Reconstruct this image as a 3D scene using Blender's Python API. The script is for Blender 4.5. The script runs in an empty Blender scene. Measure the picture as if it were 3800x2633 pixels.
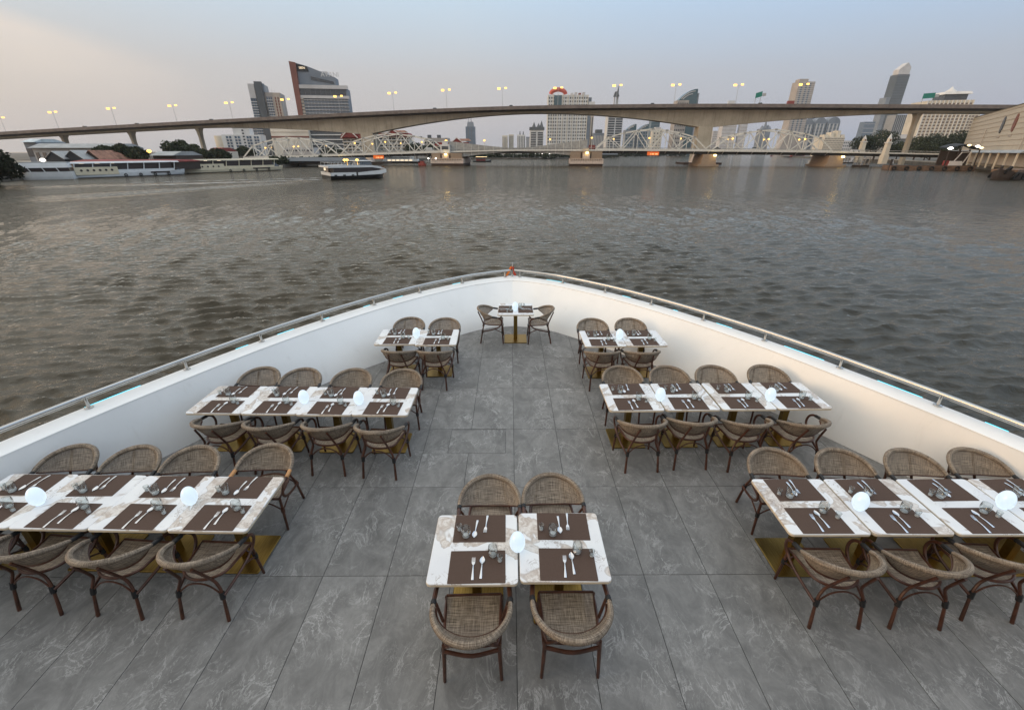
import bpy, math, random
import numpy as np
from mathutils import Vector, Matrix
random.seed(7); rng = np.random.default_rng(7)
R = math.radians
SC = bpy.context.scene
COL = SC.collection
# ------------------------------------------------------------------ camera
F_PX, CX, CY = 1635.0, 1900.0, 1316.5           # focal length and centre, in pixels of the 3800 px wide photograph
PITCH = math.atan(754.5 / F_PX); YAW = math.atan(9 / 1801.0)
CAM = Vector((-0.061, 0.0, 3.60))                # metres above the foredeck
cam_d = bpy.data.cameras.new('camera'); cam_d.sensor_fit = 'HORIZONTAL'; cam_d.sensor_width = 36.0
cam_d.lens = 36.0 * F_PX / 3800.0; cam_d.clip_start = 0.05; cam_d.clip_end = 30000
cam = bpy.data.objects.new('camera', cam_d); COL.objects.link(cam)
cam.location = CAM; cam.rotation_euler = (R(90) - PITCH, 0, -YAW); SC.camera = cam
# ------------------------------------------------------------------ world: dusk sky, sun just gone down on the left, a little behind
SUN_AZ, SUN_EL = R(-104), R(5)                   # azimuth from +Y, positive to the right
W = bpy.data.worlds.new('World'); SC.world = W; W.use_nodes = True
def build_world():
    nt = W.node_tree; N = nt.nodes; L = nt.links; N.clear()
    def n(t, **k):
        a = N.new(t)
        for kk, v in k.items(): setattr(a, kk, v)
        return a
    def math_(op, a, b=None, c=None, clamp=False):
        m = n('ShaderNodeMath', operation=op); m.use_clamp = clamp
        for i, v in enumerate((a, b, c)):
            if v is None: continue
            if isinstance(v, (int, float)): m.inputs[i].default_value = v
            else: L.new(v, m.inputs[i])
        return m.outputs[0]
    def mix(fac, a, b, mode='MIX'):
        m = n('ShaderNodeMix', data_type='RGBA', blend_type=mode)
        for s, v in ((m.inputs['Factor'], fac), (m.inputs[6], a), (m.inputs[7], b)):
            if isinstance(v, (int, float)): s.default_value = v
            elif isinstance(v, tuple): s.default_value = (*v, 1)
            else: L.new(v, s)
        return m.outputs[2]
    tc = n('ShaderNodeTexCoord'); sep = n('ShaderNodeSeparateXYZ'); L.new(tc.outputs['Generated'], sep.inputs[0])
    x, y, z = sep.outputs
    ramp = n('ShaderNodeValToRGB'); L.new(math_('MAXIMUM', z, 0.0), ramp.inputs[0])
    cr = ramp.color_ramp
    pts = [(0.0, (.42, .42, .455)), (0.07, (.465, .462, .500)), (0.13, (.490, .495, .545)), (0.24, (.510, .635, .775)), (0.5, (.98, 1.02, 1.02)), (1.0, (1.22, 1.20, 1.15))]
    while len(cr.elements) < len(pts): cr.elements.new(0.5)
    for e, (p, c) in zip(cr.elements, pts): e.position = p; e.color = (*c, 1)
    # warm side: angle to the sun's azimuth
    hl = math_('SQRT', math_('ADD', math_('MULTIPLY', x, x), math_('MULTIPLY', y, y)))
    hl = math_('MAXIMUM', hl, 1e-4)
    d = math_('DIVIDE', math_('ADD', math_('MULTIPLY', x, math.sin(SUN_AZ)), math_('MULTIPLY', y, math.cos(SUN_AZ))), hl)
    lobe = math_('POWER', math_('MULTIPLY_ADD', d, 0.5, 0.5), 7.0)
    low = math_('POWER', math_('SUBTRACT', 1.0, math_('MINIMUM', math_('MAXIMUM', z, 0.0), 1.0)), 3.0)
    glow = math_('MULTIPLY', lobe, low)
    far_side = math_('MULTIPLY', math_('MULTIPLY_ADD', d, -1.0, -.15), 1.35, clamp=True)
    c0 = mix(far_side, ramp.outputs[0], mix(1.0, ramp.outputs[0], (.67, .80, 1.0), 'MULTIPLY'))
    c1 = mix(math_('MULTIPLY', glow, 2.6, clamp=True), c0, (.62, .555, .475))
    core = math_('MULTIPLY', math_('POWER', math_('MAXIMUM', d, 0.0), 7.0), math_('POWER', low, 1.6))
    g2 = mix(1.0, (1.0, .60, .30), (1, 1, 1), 'MULTIPLY')
    sc = n('ShaderNodeMix', data_type='RGBA', blend_type='ADD'); sc.inputs['Factor'].default_value = 1.0
    L.new(c1, sc.inputs[6])
    cm = n('ShaderNodeVectorMath', operation='SCALE'); cm.inputs[0].default_value = (2.6, 1.7, 1.0); L.new(core, cm.inputs['Scale']); L.new(cm.outputs[0], sc.inputs[7])
    col = sc.outputs[2]
    # thin cirrus on the warm side, pink
    az = math_('ARCTAN2', x, y)
    mp = n('ShaderNodeMapping'); mp.inputs['Scale'].default_value = (1.6, 1.6, 7.0); mp.inputs['Rotation'].default_value = (R(20), R(-14), 0)
    L.new(tc.outputs['Generated'], mp.inputs[0])
    no = n('ShaderNodeTexNoise'); no.inputs['Scale'].default_value = 2.2; no.inputs['Detail'].default_value = 5; no.inputs['Roughness'].default_value = .55; L.new(mp.outputs[0], no.inputs[0])
    # a broad streak that drops towards the middle of the view
    s = math_('ADD', math_('SUBTRACT', z, 0.171), math_('MULTIPLY', math_('ADD', az, 0.749), 0.27))
    s = math_('ADD', s, math_('MULTIPLY', math_('SUBTRACT', no.outputs['Fac'], .5), .035))
    band = math_('MULTIPLY', math_('MULTIPLY_ADD', s, -36.0, .45, clamp=True), math_('SUBTRACT', 1.0, math_('MULTIPLY', math_('SUBTRACT', -.02, s), 10.0, clamp=True), clamp=True))
    side = math_('MULTIPLY', math_('SUBTRACT', -0.53, az), 5.0, clamp=True)
    cf = math_('MULTIPLY', math_('MULTIPLY', band, side), math_('MULTIPLY_ADD', no.outputs['Fac'], 1.0, .35, clamp=True))
    hz = math_('MULTIPLY', math_('SUBTRACT', no.outputs['Fac'], 0.45, clamp=True), math_('MULTIPLY', math_('MULTIPLY_ADD', z, 2.0, 0.05, clamp=True), 0.3))
    col = mix(hz, col, (.60, .57, .60))
    col = mix(math_('MULTIPLY', cf, 0.7, clamp=True), col, (.77, .665, .61))
    # below the horizon: dull haze
    col = mix(math_('MULTIPLY', z, -8.0, clamp=True), col, (.22, .22, .22))
    bg1 = n('ShaderNodeBackground'); L.new(col, bg1.inputs[0]); bg1.inputs[1].default_value = 1.0
    sky = n('ShaderNodeTexSky', sky_type='NISHITA'); sky.sun_disc = False; sky.sun_elevation = SUN_EL; sky.sun_rotation = SUN_AZ
    sky.air_density = 1.5; sky.dust_density = 3.0; sky.altitude = 10
    bg2 = n('ShaderNodeBackground'); L.new(sky.outputs[0], bg2.inputs[0]); bg2.inputs[1].default_value = 0.05
    add = n('ShaderNodeAddShader'); L.new(bg1.outputs[0], add.inputs[0]); L.new(bg2.outputs[0], add.inputs[1])
    out = n('ShaderNodeOutputWorld'); L.new(add.outputs[0], out.inputs[0])
build_world()
sd = bpy.data.lights.new('sun', 'SUN'); sd.energy = 0.8; sd.angle = R(30); sd.color = (1.0, .74, .48)
sun = bpy.data.objects.new('sun', sd); COL.objects.link(sun)
sun_dir = Vector((math.sin(SUN_AZ) * math.cos(R(11)), math.cos(SUN_AZ) * math.cos(R(11)), math.sin(R(11))))
sun.rotation_euler = sun_dir.to_track_quat('Z', 'Y').to_euler()
SC.view_settings.view_transform = 'Standard'; SC.view_settings.look = 'None'; SC.view_settings.gamma = 1.0
SC.view_settings.use_curve_mapping = False; SC.view_settings.exposure = 0.0
SC.render.engine = 'CYCLES'
cy = SC.cycles
cy.use_denoising = True; cy.max_bounces = 8; cy.diffuse_bounces = 3; cy.glossy_bounces = 4; cy.transmission_bounces = 6; cy.transparent_max_bounces = 12
cy.sample_clamp_indirect = 4.0; cy.caustics_reflective = False; cy.caustics_refractive = False; cy.volume_bounces = 1; cy.use_adaptive_sampling = True; cy.adaptive_threshold = 0.015

# ------------------------------------------------------------------ picture -> place: the ray through a point of the photograph
def ray(x, y):
    u = (x - CX) / F_PX; v = (y - CY) / F_PX
    cp, sp = math.cos(PITCH), math.sin(PITCH)
    d = (u, cp - v * sp, -sp - v * cp); ca, sa = math.cos(YAW), math.sin(YAW)
    d = Vector((d[0] * ca + d[1] * sa, -d[0] * sa + d[1] * ca, d[2]))
    return d / d.y
def at(x, y, D): return CAM + ray(x, y) * D          # that point at D metres ahead
def onz(x, y, z):
    r = ray(x, y); return CAM + r * ((z - CAM.z) / r.z)
WZ = -4.2                                            # river level under the foredeck
GZ = WZ + 1.6                                        # river bank

# ------------------------------------------------------------------ mesh collector
class MB:
    def __init__(s): s.v = []; s.f = []; s.uv = None
    def add(s, vs, fs):
        o = len(s.v); s.v.extend([tuple(map(float, p)) for p in vs]); s.f.extend([tuple(i + o for i in f) for f in fs]); return s
    def box(s, c, d, rz=0.0, top=(1.0, 1.0), shear=(0, 0)):
        hx, hy, hz = d[0] / 2, d[1] / 2, d[2] / 2; ca, sa = math.cos(rz), math.sin(rz); P = []
        for k, (tx, ty) in ((-1, (1, 1)), (1, top)):
            for a, b in ((-1, -1), (1, -1), (1, 1), (-1, 1)):
                x, y = a * hx * tx + (shear[0] if k > 0 else 0), b * hy * ty + (shear[1] if k > 0 else 0)
                P.append((c[0] + x * ca - y * sa, c[1] + x * sa + y * ca, c[2] + k * hz))
        return s.add(P, [(3, 2, 1, 0), (4, 5, 6, 7), (0, 1, 5, 4), (1, 2, 6, 5), (2, 3, 7, 6), (3, 0, 4, 7)])
    def beam(s, p, q, w, h=None):
        p, q = Vector(p), Vector(q); h = h or w; d = (q - p).normalized()
        up = Vector((0, 0, 1)) if abs(d.z) < .95 else Vector((0, 1, 0))
        a = d.cross(up).normalized() * w / 2; b = a.normalized().cross(d) * h / 2
        P = [e + i * a + j * b for e in (p, q) for i, j in ((-1, -1), (1, -1), (1, 1), (-1, 1))]
        return s.add(P, [(3, 2, 1, 0), (4, 5, 6, 7), (0, 1, 5, 4), (1, 2, 6, 5), (2, 3, 7, 6), (3, 0, 4, 7)])
    def tube(s, pts, rad, seg=8, closed=False, flat=1.0):
        pts = [Vector(p) for p in pts]; n = len(pts)
        rads = rad if isinstance(rad, (list, tuple)) else [rad] * n
        o = len(s.v); prev = None
        for i, p in enumerate(pts):
            a = pts[(i - 1) % n] if (closed or i > 0) else p; b = pts[(i + 1) % n] if (closed or i < n - 1) else p
            t = (b - a).normalized()
            if prev is None: u = t.orthogonal().normalized() if abs(t.z) > .9 else t.cross(Vector((0, 0, 1))).normalized()
            else: u = (prev - t * prev.dot(t)).normalized()
            prev = u; w = t.cross(u)
            for k in range(seg):
                an = 2 * math.pi * k / seg; q = p + (u * math.cos(an) + w * math.sin(an) * flat) * rads[i]; s.v.append((q.x, q.y, q.z))
        m = n if closed else n - 1
        for i in range(m):
            j = (i + 1) % n
            for k in range(seg):
                l = (k + 1) % seg; s.f.append((o + i * seg + k, o + i * seg + l, o + j * seg + l, o + j * seg + k))
        if not closed:
            s.f.append(tuple(o + k for k in range(seg))[::-1]); s.f.append(tuple(o + (n - 1) * seg + k for k in range(seg)))
        return s
    def lathe(s, prof, seg=16, c=(0, 0, 0), close=False):
        o = len(s.v); n = len(prof)
        for r, z in prof:
            for k in range(seg):
                an = 2 * math.pi * k / seg; s.v.append((c[0] + r * math.cos(an), c[1] + r * math.sin(an), c[2] + z))
        for i in range(n if close else n - 1):
            j = (i + 1) % n
            for k in range(seg):
                l = (k + 1) % seg; s.f.append((o + i * seg + k, o + i * seg + l, o + j * seg + l, o + j * seg + k))
        if not close:
            s.f.append(tuple(o + k for k in range(seg))[::-1]); s.f.append(tuple(o + (n - 1) * seg + k for k in range(seg)))
        return s
    def prism(s, poly, z0, z1):
        n = len(poly); o = len(s.v)
        for z in (z0, z1):
            for p in poly: s.v.append((p[0], p[1], z))
        s.f.append(tuple(o + k for k in range(n))[::-1]); s.f.append(tuple(o + n + k for k in range(n)))
        for k in range(n): l = (k + 1) % n; s.f.append((o + k, o + l, o + n + l, o + n + k))
        return s
    def slab_y(s, poly, y0, y1):        # a polygon in X,Z given thickness along Y
        n = len(poly); o = len(s.v)
        for y in (y0, y1):
            for p in poly: s.v.append((p[0], y, p[1]))
        s.f.append(tuple(o + k for k in range(n))); s.f.append(tuple(o + n + k for k in range(n))[::-1])
        for k in range(n): l = (k + 1) % n; s.f.append((o + l, o + k, o + n + k, o + n + l))
        return s
    def grid(s, rows, closed=False):    # rows of points, same length -> quads
        o = len(s.v); m = len(rows[0])
        for r in rows: s.v.extend([tuple(map(float, p)) for p in r])
        for i in range(len(rows) - 1):
            for k in range(m if closed else m - 1):
                l = (k + 1) % m; s.f.append((o + i * m + k, o + i * m + l, o + (i + 1) * m + l, o + (i + 1) * m + k))
        return s
    def mesh(s, name, mat=None, smooth=False):
        me = bpy.data.meshes.new(name); me.from_pydata(s.v, [], s.f)
        if s.uv is not None:
            ul = me.uv_layers.new(name='UVMap'); uv = np.array(s.uv, dtype=np.float32)
            li = np.empty(len(me.loops), dtype=np.int32); me.loops.foreach_get('vertex_index', li); ul.data.foreach_set('uv', uv[li].ravel())
        if smooth:
            me.polygons.foreach_set('use_smooth', [True] * len(me.polygons)); 
            try: me.set_sharp_from_angle(angle=R(40))
            except Exception: pass
        if mat: me.materials.append(mat)
        return me
    def build(s, name, mat=None, parent=None, smooth=False, loc=None, rz=0.0):
        return obj(name, s.mesh(name, mat, smooth), parent, loc, rz)
def obj(name, me, parent=None, loc=None, rz=0.0):
    o = bpy.data.objects.new(name, me); COL.objects.link(o)
    if parent is not None: o.parent = parent
    if loc is not None: o.location = loc
    if rz: o.rotation_euler[2] = rz
    return o
def tag(o, label, cat, group=None):
    o['label'] = label; o['category'] = cat
    if group: o['group'] = group
    return o
def thing(name, label, cat, loc=(0, 0, 0), rz=0.0, group=None):
    o = bpy.data.objects.new(name, None); COL.objects.link(o); o.location = loc; o.rotation_euler[2] = rz; o.empty_display_size = .1
    return tag(o, label, cat, group)
def struct(o, kind='structure'): o['kind'] = kind; return o
KIDS = {}
def copy_tree(o, parent=None):
    c = o.copy(); COL.objects.link(c); c.parent = parent
    for ch in o.children: copy_tree(ch, c)
    return c
def place(o, loc, rz, label, group=None):
    o.location = loc; o.rotation_euler[2] = rz; o['label'] = label
    if group: o['group'] = group
    return o
def spline(pts, k=6):
    P = [Vector(p) for p in pts]; out = []
    for i in range(len(P) - 1):
        a = P[i - 1] if i else P[0] * 2 - P[1]; b, c = P[i], P[i + 1]; d = P[i + 2] if i + 2 < len(P) else P[-1] * 2 - P[-2]
        for j in range(k):
            t = j / k; out.append(0.5 * ((2 * b) + (c - a) * t + (2 * a - 5 * b + 4 * c - d) * t * t + (3 * b - 3 * c + d - a) * t ** 3))
    return out + [P[-1]]
def lerp_tab(tab, x):
    xs = [t[0] for t in tab]; ys = [t[1] for t in tab]; return float(np.interp(x, xs, ys))

# ------------------------------------------------------------------ materials
MATS = {}
class NB:
    def __init__(s, name):
        m = bpy.data.materials.new(name); m.use_nodes = True; s.m = m; s.t = m.node_tree; s.N = s.t.nodes; s.L = s.t.links
        s.b = s.N['Principled BSDF']; s.out = s.N['Material Output']; MATS[name] = m
    def n(s, t, **k):
        a = s.N.new(t)
        for kk, v in k.items(): setattr(a, kk, v)
        return a
    def set(s, sock, v):
        if isinstance(v, (int, float)): sock.default_value = v
        elif isinstance(v, tuple): sock.default_value = (*v, 1) if len(v) == 3 and sock.type == 'RGBA' else v
        else: s.L.new(v, sock)
    def math(s, op, a, b=None, c=None, clamp=False):
        m = s.n('ShaderNodeMath', operation=op); m.use_clamp = clamp
        for i, v in enumerate((a, b, c)):
            if v is not None: s.set(m.inputs[i], v)
        return m.outputs[0]
    def mix(s, f, a, b, mode='MIX'):
        m = s.n('ShaderNodeMix', data_type='RGBA', blend_type=mode); s.set(m.inputs[0], f); s.set(m.inputs[6], a); s.set(m.inputs[7], b); return m.outputs[2]
    def noise(s, vec, scale, detail=4, rough=.5, dist=0.0):
        a = s.n('ShaderNodeTexNoise'); s.set(a.inputs['Vector'], vec); a.inputs['Scale'].default_value = scale; a.inputs['Detail'].default_value = detail
        a.inputs['Roughness'].default_value = rough; a.inputs['Distortion'].default_value = dist; return a.outputs['Fac']
    def mapping(s, vec, scale=(1, 1, 1), rot=(0, 0, 0), loc=(0, 0, 0)):
        a = s.n('ShaderNodeMapping'); s.L.new(vec, a.inputs[0]); a.inputs['Scale'].default_value = scale; a.inputs['Rotation'].default_value = rot; s.set(a.inputs['Location'], loc); return a.outputs[0]
    def step(s, v, lo, hi):
        a = s.n('ShaderNodeMapRange'); a.interpolation_type = 'SMOOTHSTEP'; s.set(a.inputs[0], v); a.inputs[1].default_value = lo; a.inputs[2].default_value = hi; return a.outputs[0]
    def coord(s, which='Object'): return s.n('ShaderNodeTexCoord').outputs[which]
    def rand(s): return s.n('ShaderNodeObjectInfo').outputs['Random']
    def shifted(s, which='Object', k=40.0):
        r = s.rand(); c = s.n('ShaderNodeCombineXYZ')
        s.L.new(s.math('MULTIPLY', r, k), c.inputs[0]); s.L.new(s.math('MULTIPLY', s.math('FRACT', s.math('MULTIPLY', r, 7.31)), k), c.inputs[1])
        a = s.n('ShaderNodeVectorMath', operation='ADD'); s.L.new(s.coord(which), a.inputs[0]); s.L.new(c.outputs[0], a.inputs[1]); return a.outputs[0]
    def bump(s, h, strength, dist=.01):
        a = s.n('ShaderNodeBump'); a.inputs['Strength'].default_value = strength; a.inputs['Distance'].default_value = dist; s.L.new(h, a.inputs['Height']); s.L.new(a.outputs[0], s.b.inputs['Normal'])
    def done(s, col=None, rough=None, metal=None, spec=None):
        if col is not None: s.set(s.b.inputs['Base Color'], col)
        if rough is not None: s.set(s.b.inputs['Roughness'], rough)
        if metal is not None: s.set(s.b.inputs['Metallic'], metal)
        if spec is not None: s.b.inputs['Specular IOR Level'].default_value = spec
        return s.m
def paint(name, c, rough=.5, metal=0.0, var=.15, scale=3.0, stain=0.0, spec=.5, sc3=(1, 1, 1)):
    b = NB(name); v = b.mapping(b.shifted('Object', 60.0), sc3); f = b.noise(v, scale, 5, .6)
    lo = tuple(max(0, x * (1 - var)) for x in c); hi = tuple(min(1, x * (1 + var)) for x in c)
    col = b.mix(b.step(f, .3, .7), lo, hi)
    if stain:
        g = b.noise(b.mapping(v, (1, 1, .12)), scale * 2.5, 4, .6)
        col = b.mix(b.math('MULTIPLY', b.step(g, .56, .8), stain), col, tuple(x * .35 for x in c))
    return b.done(col, rough, metal, spec)
def glow(name, c, s):
    b = NB(name); b.b.inputs['Emission Color'].default_value = (*c, 1); b.b.inputs['Emission Strength'].default_value = s
    return b.done(tuple(x * .35 for x in c), .4)
def make_materials():
    # stone-look porcelain tile: grey with pale squiggled veins
    b = NB('stone_tile'); v = b.shifted('Object', 30.0)
    big = b.noise(b.mapping(v, (1.25, .85, 1), (0, 0, R(33))), 3.4, 10, .70, .8); fine = b.noise(v, 26, 4, .6)
    vm = b.mapping(v, (1.2, .8, 1), (0, 0, R(33)))
    w1 = b.math('ABSOLUTE', b.math('SUBTRACT', b.noise(vm, 3.1, 6, .62, 1.1), .5)); vein = b.math('SUBTRACT', 1.0, b.step(w1, .0, .022))
    w2 = b.math('ABSOLUTE', b.math('SUBTRACT', b.noise(b.mapping(vm, (1.5, 1, 1), (0, 0, .5), (3, 1, 0)), 7.5, 5, .65, .8), .5)); vein2 = b.math('SUBTRACT', 1.0, b.step(w2, 0, .02))
    mask = b.step(b.noise(v, 2.6, 4, .55), .36, .66)
    col = b.mix(b.step(big, .28, .72), (.130, .126, .120), (.250, .243, .231))
    col = b.mix(b.math('MULTIPLY', b.step(fine, .35, .75), .3), col, (.14, .136, .13))
    col = b.mix(b.math('MULTIPLY', b.math('MULTIPLY', vein, mask), .55), col, (.47, .46, .445))
    col = b.mix(b.math('MULTIPLY', b.math('MULTIPLY', vein2, mask), .36), col, (.47, .46, .44))
    tone = b.math('MULTIPLY_ADD', b.rand(), .10, .95)
    cm = b.n('ShaderNodeVectorMath', operation='SCALE'); b.L.new(col, cm.inputs[0]); b.L.new(tone, cm.inputs['Scale'])
    b.bump(fine, .12, .004); b.done(cm.outputs[0], b.math('MULTIPLY_ADD', big, .25, .42), 0, .35)
    paint('grout', (.035, .035, .035), .9)
    # white marble with taupe patches, another cut on every table
    b = NB('marble'); v = b.shifted('Object', 80.0)
    p = b.noise(v, 2.6, 3, .5, .9); patch = b.step(p, .545, .565)
    tex = b.noise(v, 13, 6, .68, 1.2); crack = b.math('SUBTRACT', 1.0, b.step(b.math('ABSOLUTE', b.math('SUBTRACT', b.noise(v, 9, 5, .65, 1.5), .5)), .0, .025))
    edge = b.math('SUBTRACT', 1.0, b.step(b.math('ABSOLUTE', b.math('SUBTRACT', p, .553)), .0, .018))
    col = b.mix(b.step(b.noise(v, 3.5, 4, .5), .35, .7), (.80, .80, .79), (.72, .72, .73))
    pc = b.mix(b.step(tex, .36, .66), (.42, .33, .26), (.74, .69, .63)); pc = b.mix(b.math('MULTIPLY', b.step(tex, .60, .72), .8), pc, (.22, .15, .11))
    col = b.mix(b.math('MULTIPLY', patch, .85), col, pc)
    col = b.mix(b.math('MULTIPLY', edge, .45), col, (.33, .26, .21))
    spots = b.math('MULTIPLY', crack, b.step(b.noise(v, 4.0, 3, .5, .5), .52, .62)); col = b.mix(b.math('MULTIPLY', spots, .75), col, (.25, .19, .15))
    b.done(col, .12, 0, .5); 
    paint('table_edge', (.62, .52, .38), .4, 0, .08)
    b = NB('brass'); f = b.noise(b.mapping(b.shifted(), (60, 2, 2)), 3, 4, .6); col = b.mix(b.step(f, .3, .7), (.20, .125, .032), (.30, .20, .06)); b.done(col, .34, 1.0)
    # woven sling fabric: threads both ways
    b = NB('woven_fabric'); uv = b.coord('UV'); r = b.math('MULTIPLY', b.rand(), 30.0); off = b.n('ShaderNodeCombineXYZ'); b.L.new(r, off.inputs[0]); b.L.new(r, off.inputs[1])
    h1 = b.noise(b.mapping(uv, (7, 150, 1), (0, 0, 0), off.outputs[0]), 1.0, 4, .65); h2 = b.noise(b.mapping(uv, (150, 7, 1), (0, 0, 0), off.outputs[0]), 1.0, 4, .65)
    s = b.math('MULTIPLY_ADD', h1, .55, b.math('MULTIPLY', h2, .45)); s = b.step(s, .36, .64)
    blot = b.noise(b.mapping(uv, (6, 6, 1), (0, 0, 0), off.outputs[0]), 1.0, 2, .5)
    col = b.mix(s, (.075, .055, .040), (.43, .345, .26)); col = b.mix(b.math('MULTIPLY', b.step(blot, .45, .7), .35), col, (.14, .105, .08))
    b.bump(s, .35, .003); b.done(col, .75, 0, .25)
    tr = b.n('ShaderNodeBsdfTransparent'); mx = b.n('ShaderNodeMixShader'); mx.inputs[0].default_value = .10
    b.L.new(b.b.outputs[0], mx.inputs[1]); b.L.new(tr.outputs[0], mx.inputs[2]); b.L.new(mx.outputs[0], b.out.inputs[0])
    paint('brown_cane', (.070, .026, .014), .36, 0, .35, 14); paint('black_wrap', (.012, .012, .013), .55, 0, .2, 30); paint('tan_wrap', (.52, .26, .10), .5, 0, .2, 20)
    b = NB('mat_leather'); f = b.noise(b.coord(), 160, 2, .5); col = b.mix(f, (.080, .052, .040), (.115, .078, .062)); b.bump(f, .4, .001); b.done(col, .8, 0, .12)
    paint('mat_rim', (.035, .022, .02), .6)
    b = NB('cutlery_steel'); b.done((.74, .74, .75), .22, 1.0)
    b = NB('stainless'); f = b.noise(b.shifted(), 3, 3, .5); b.done(b.mix(f, (.46, .45, .43), (.58, .57, .55)), .2, 1.0)
    # clear drinking glass: mostly see-through, mirror-like at grazing angles
    b = NB('clear_glass'); gl = b.n('ShaderNodeBsdfGlossy'); gl.inputs['Roughness'].default_value = .02; tr = b.n('ShaderNodeBsdfTransparent'); tr.inputs[0].default_value = (.93, .95, .95, 1)
    lw = b.n('ShaderNodeLayerWeight'); lw.inputs[0].default_value = .5; mx = b.n('ShaderNodeMixShader')
    b.L.new(b.math('MULTIPLY_ADD', b.math('POWER', lw.outputs['Facing'], 2.2), .95, .07, clamp=True), mx.inputs[0]); b.L.new(tr.outputs[0], mx.inputs[1]); b.L.new(gl.outputs[0], mx.inputs[2]); b.L.new(mx.outputs[0], b.out.inputs[0])
    b = NB('thick_glass'); b.done((.80, .82, .83), .08, 0, .8); tr = b.n('ShaderNodeBsdfTransparent'); mx = b.n('ShaderNodeMixShader'); mx.inputs[0].default_value = .50
    b.L.new(b.b.outputs[0], mx.inputs[1]); b.L.new(tr.outputs[0], mx.inputs[2]); b.L.new(mx.outputs[0], b.out.inputs[0])
    b = NB('lit_egg'); b.b.inputs['Emission Color'].default_value = (.72, .87, 1.0, 1); b.b.inputs['Emission Strength'].default_value = 0.88
    b.b.inputs['Coat Weight'].default_value = .3; b.done((.22, .25, .28), .25)
    b = NB('gelcoat'); v = b.coord(); f = b.noise(v, 1.2, 5, .6); st = b.noise(b.mapping(v, (3, 3, .35)), 2.2, 5, .65)
    col = b.mix(b.step(f, .3, .7), (.85, .84, .815), (.90, .89, .865)); col = b.mix(b.math('MULTIPLY', b.step(st, .58, .8), .18), col, (.45, .42, .36)); b.bump(b.noise(v, 3.0, 3, .5), .05, .02); b.done(col, .34, 0, .5)
    glow('cyan_led', (.12, .80, 1.0), 1.2)
    paint('orange_cloth', (.75, .20, .03), .8, 0, .3, 30); paint('red_cloth', (.5, .06, .03), .8, 0, .3, 30)
    # river
    b = NB('river_water'); v = b.coord()
    n1 = b.math('SUBTRACT', 1.0, b.math('ABSOLUTE', b.math('MULTIPLY_ADD', b.noise(b.mapping(v, (.75, 2.0, 1), (0, 0, R(10))), .62, 5, .55, .4), 2.0, -1.0))); n2 = b.noise(b.mapping(v, (1, 1.7, 1), (0, 0, R(-18))), 5.2, 4, .6)
    n3 = b.noise(b.mapping(v, (1, 3.0, 1), (0, 0, R(5))), .16, 4, .6)
    ln = b.n('ShaderNodeVectorMath', operation='LENGTH'); b.L.new(v, ln.inputs[0]); off = b.math('MULTIPLY_ADD', b.step(ln.outputs['Value'], 22.0, 130.0), 2.1, .42)   # beyond the modelled waves the ripples are relief only
    h = b.math('MULTIPLY_ADD', n2, .15, b.math('MULTIPLY', b.math('MULTIPLY_ADD', n3, .4, b.math('MULTIPLY', n1, .42)), off))
    b.bump(h, .75, .30)
    silt = b.noise(b.mapping(v, (1, 2.5, 1)), .02, 4, .55)
    # silty body colour under a wet surface; the reflection's brownish cast is put into the gloss colour
    df = b.n('ShaderNodeBsdfDiffuse'); b.L.new(b.mix(b.step(silt, .3, .7), (.017, .0145, .008), (.030, .025, .014)), df.inputs[0])
    gl = b.n('ShaderNodeBsdfGlossy'); gl.inputs[0].default_value = (1.0, .92, .82, 1); gl.inputs['Roughness'].default_value = .06
    fr = b.n('ShaderNodeFresnel'); fr.inputs[0].default_value = 1.42; bn = b.b.inputs['Normal'].links[0].from_socket
    for q in (df, gl, fr): b.L.new(bn, q.inputs['Normal'])
    mx = b.n('ShaderNodeMixShader'); b.L.new(fr.outputs[0], mx.inputs[0]); b.L.new(df.outputs[0], mx.inputs[1]); b.L.new(gl.outputs[0], mx.inputs[2]); b.L.new(mx.outputs[0], b.out.inputs[0])
    b = NB('foam'); v = b.coord(); f = b.noise(b.mapping(v, (.25, 1.2, 1)), 1.4, 6, .7, .6); b.done((.62, .62, .60), .9)
    tr = b.n('ShaderNodeBsdfTransparent'); mx = b.n('ShaderNodeMixShader'); b.L.new(b.step(f, .42, .62), mx.inputs[0]); b.L.new(tr.outputs[0], mx.inputs[1]); b.L.new(b.b.outputs[0], mx.inputs[2]); b.L.new(mx.outputs[0], b.out.inputs[0])
make_materials(); M = MATS

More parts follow.
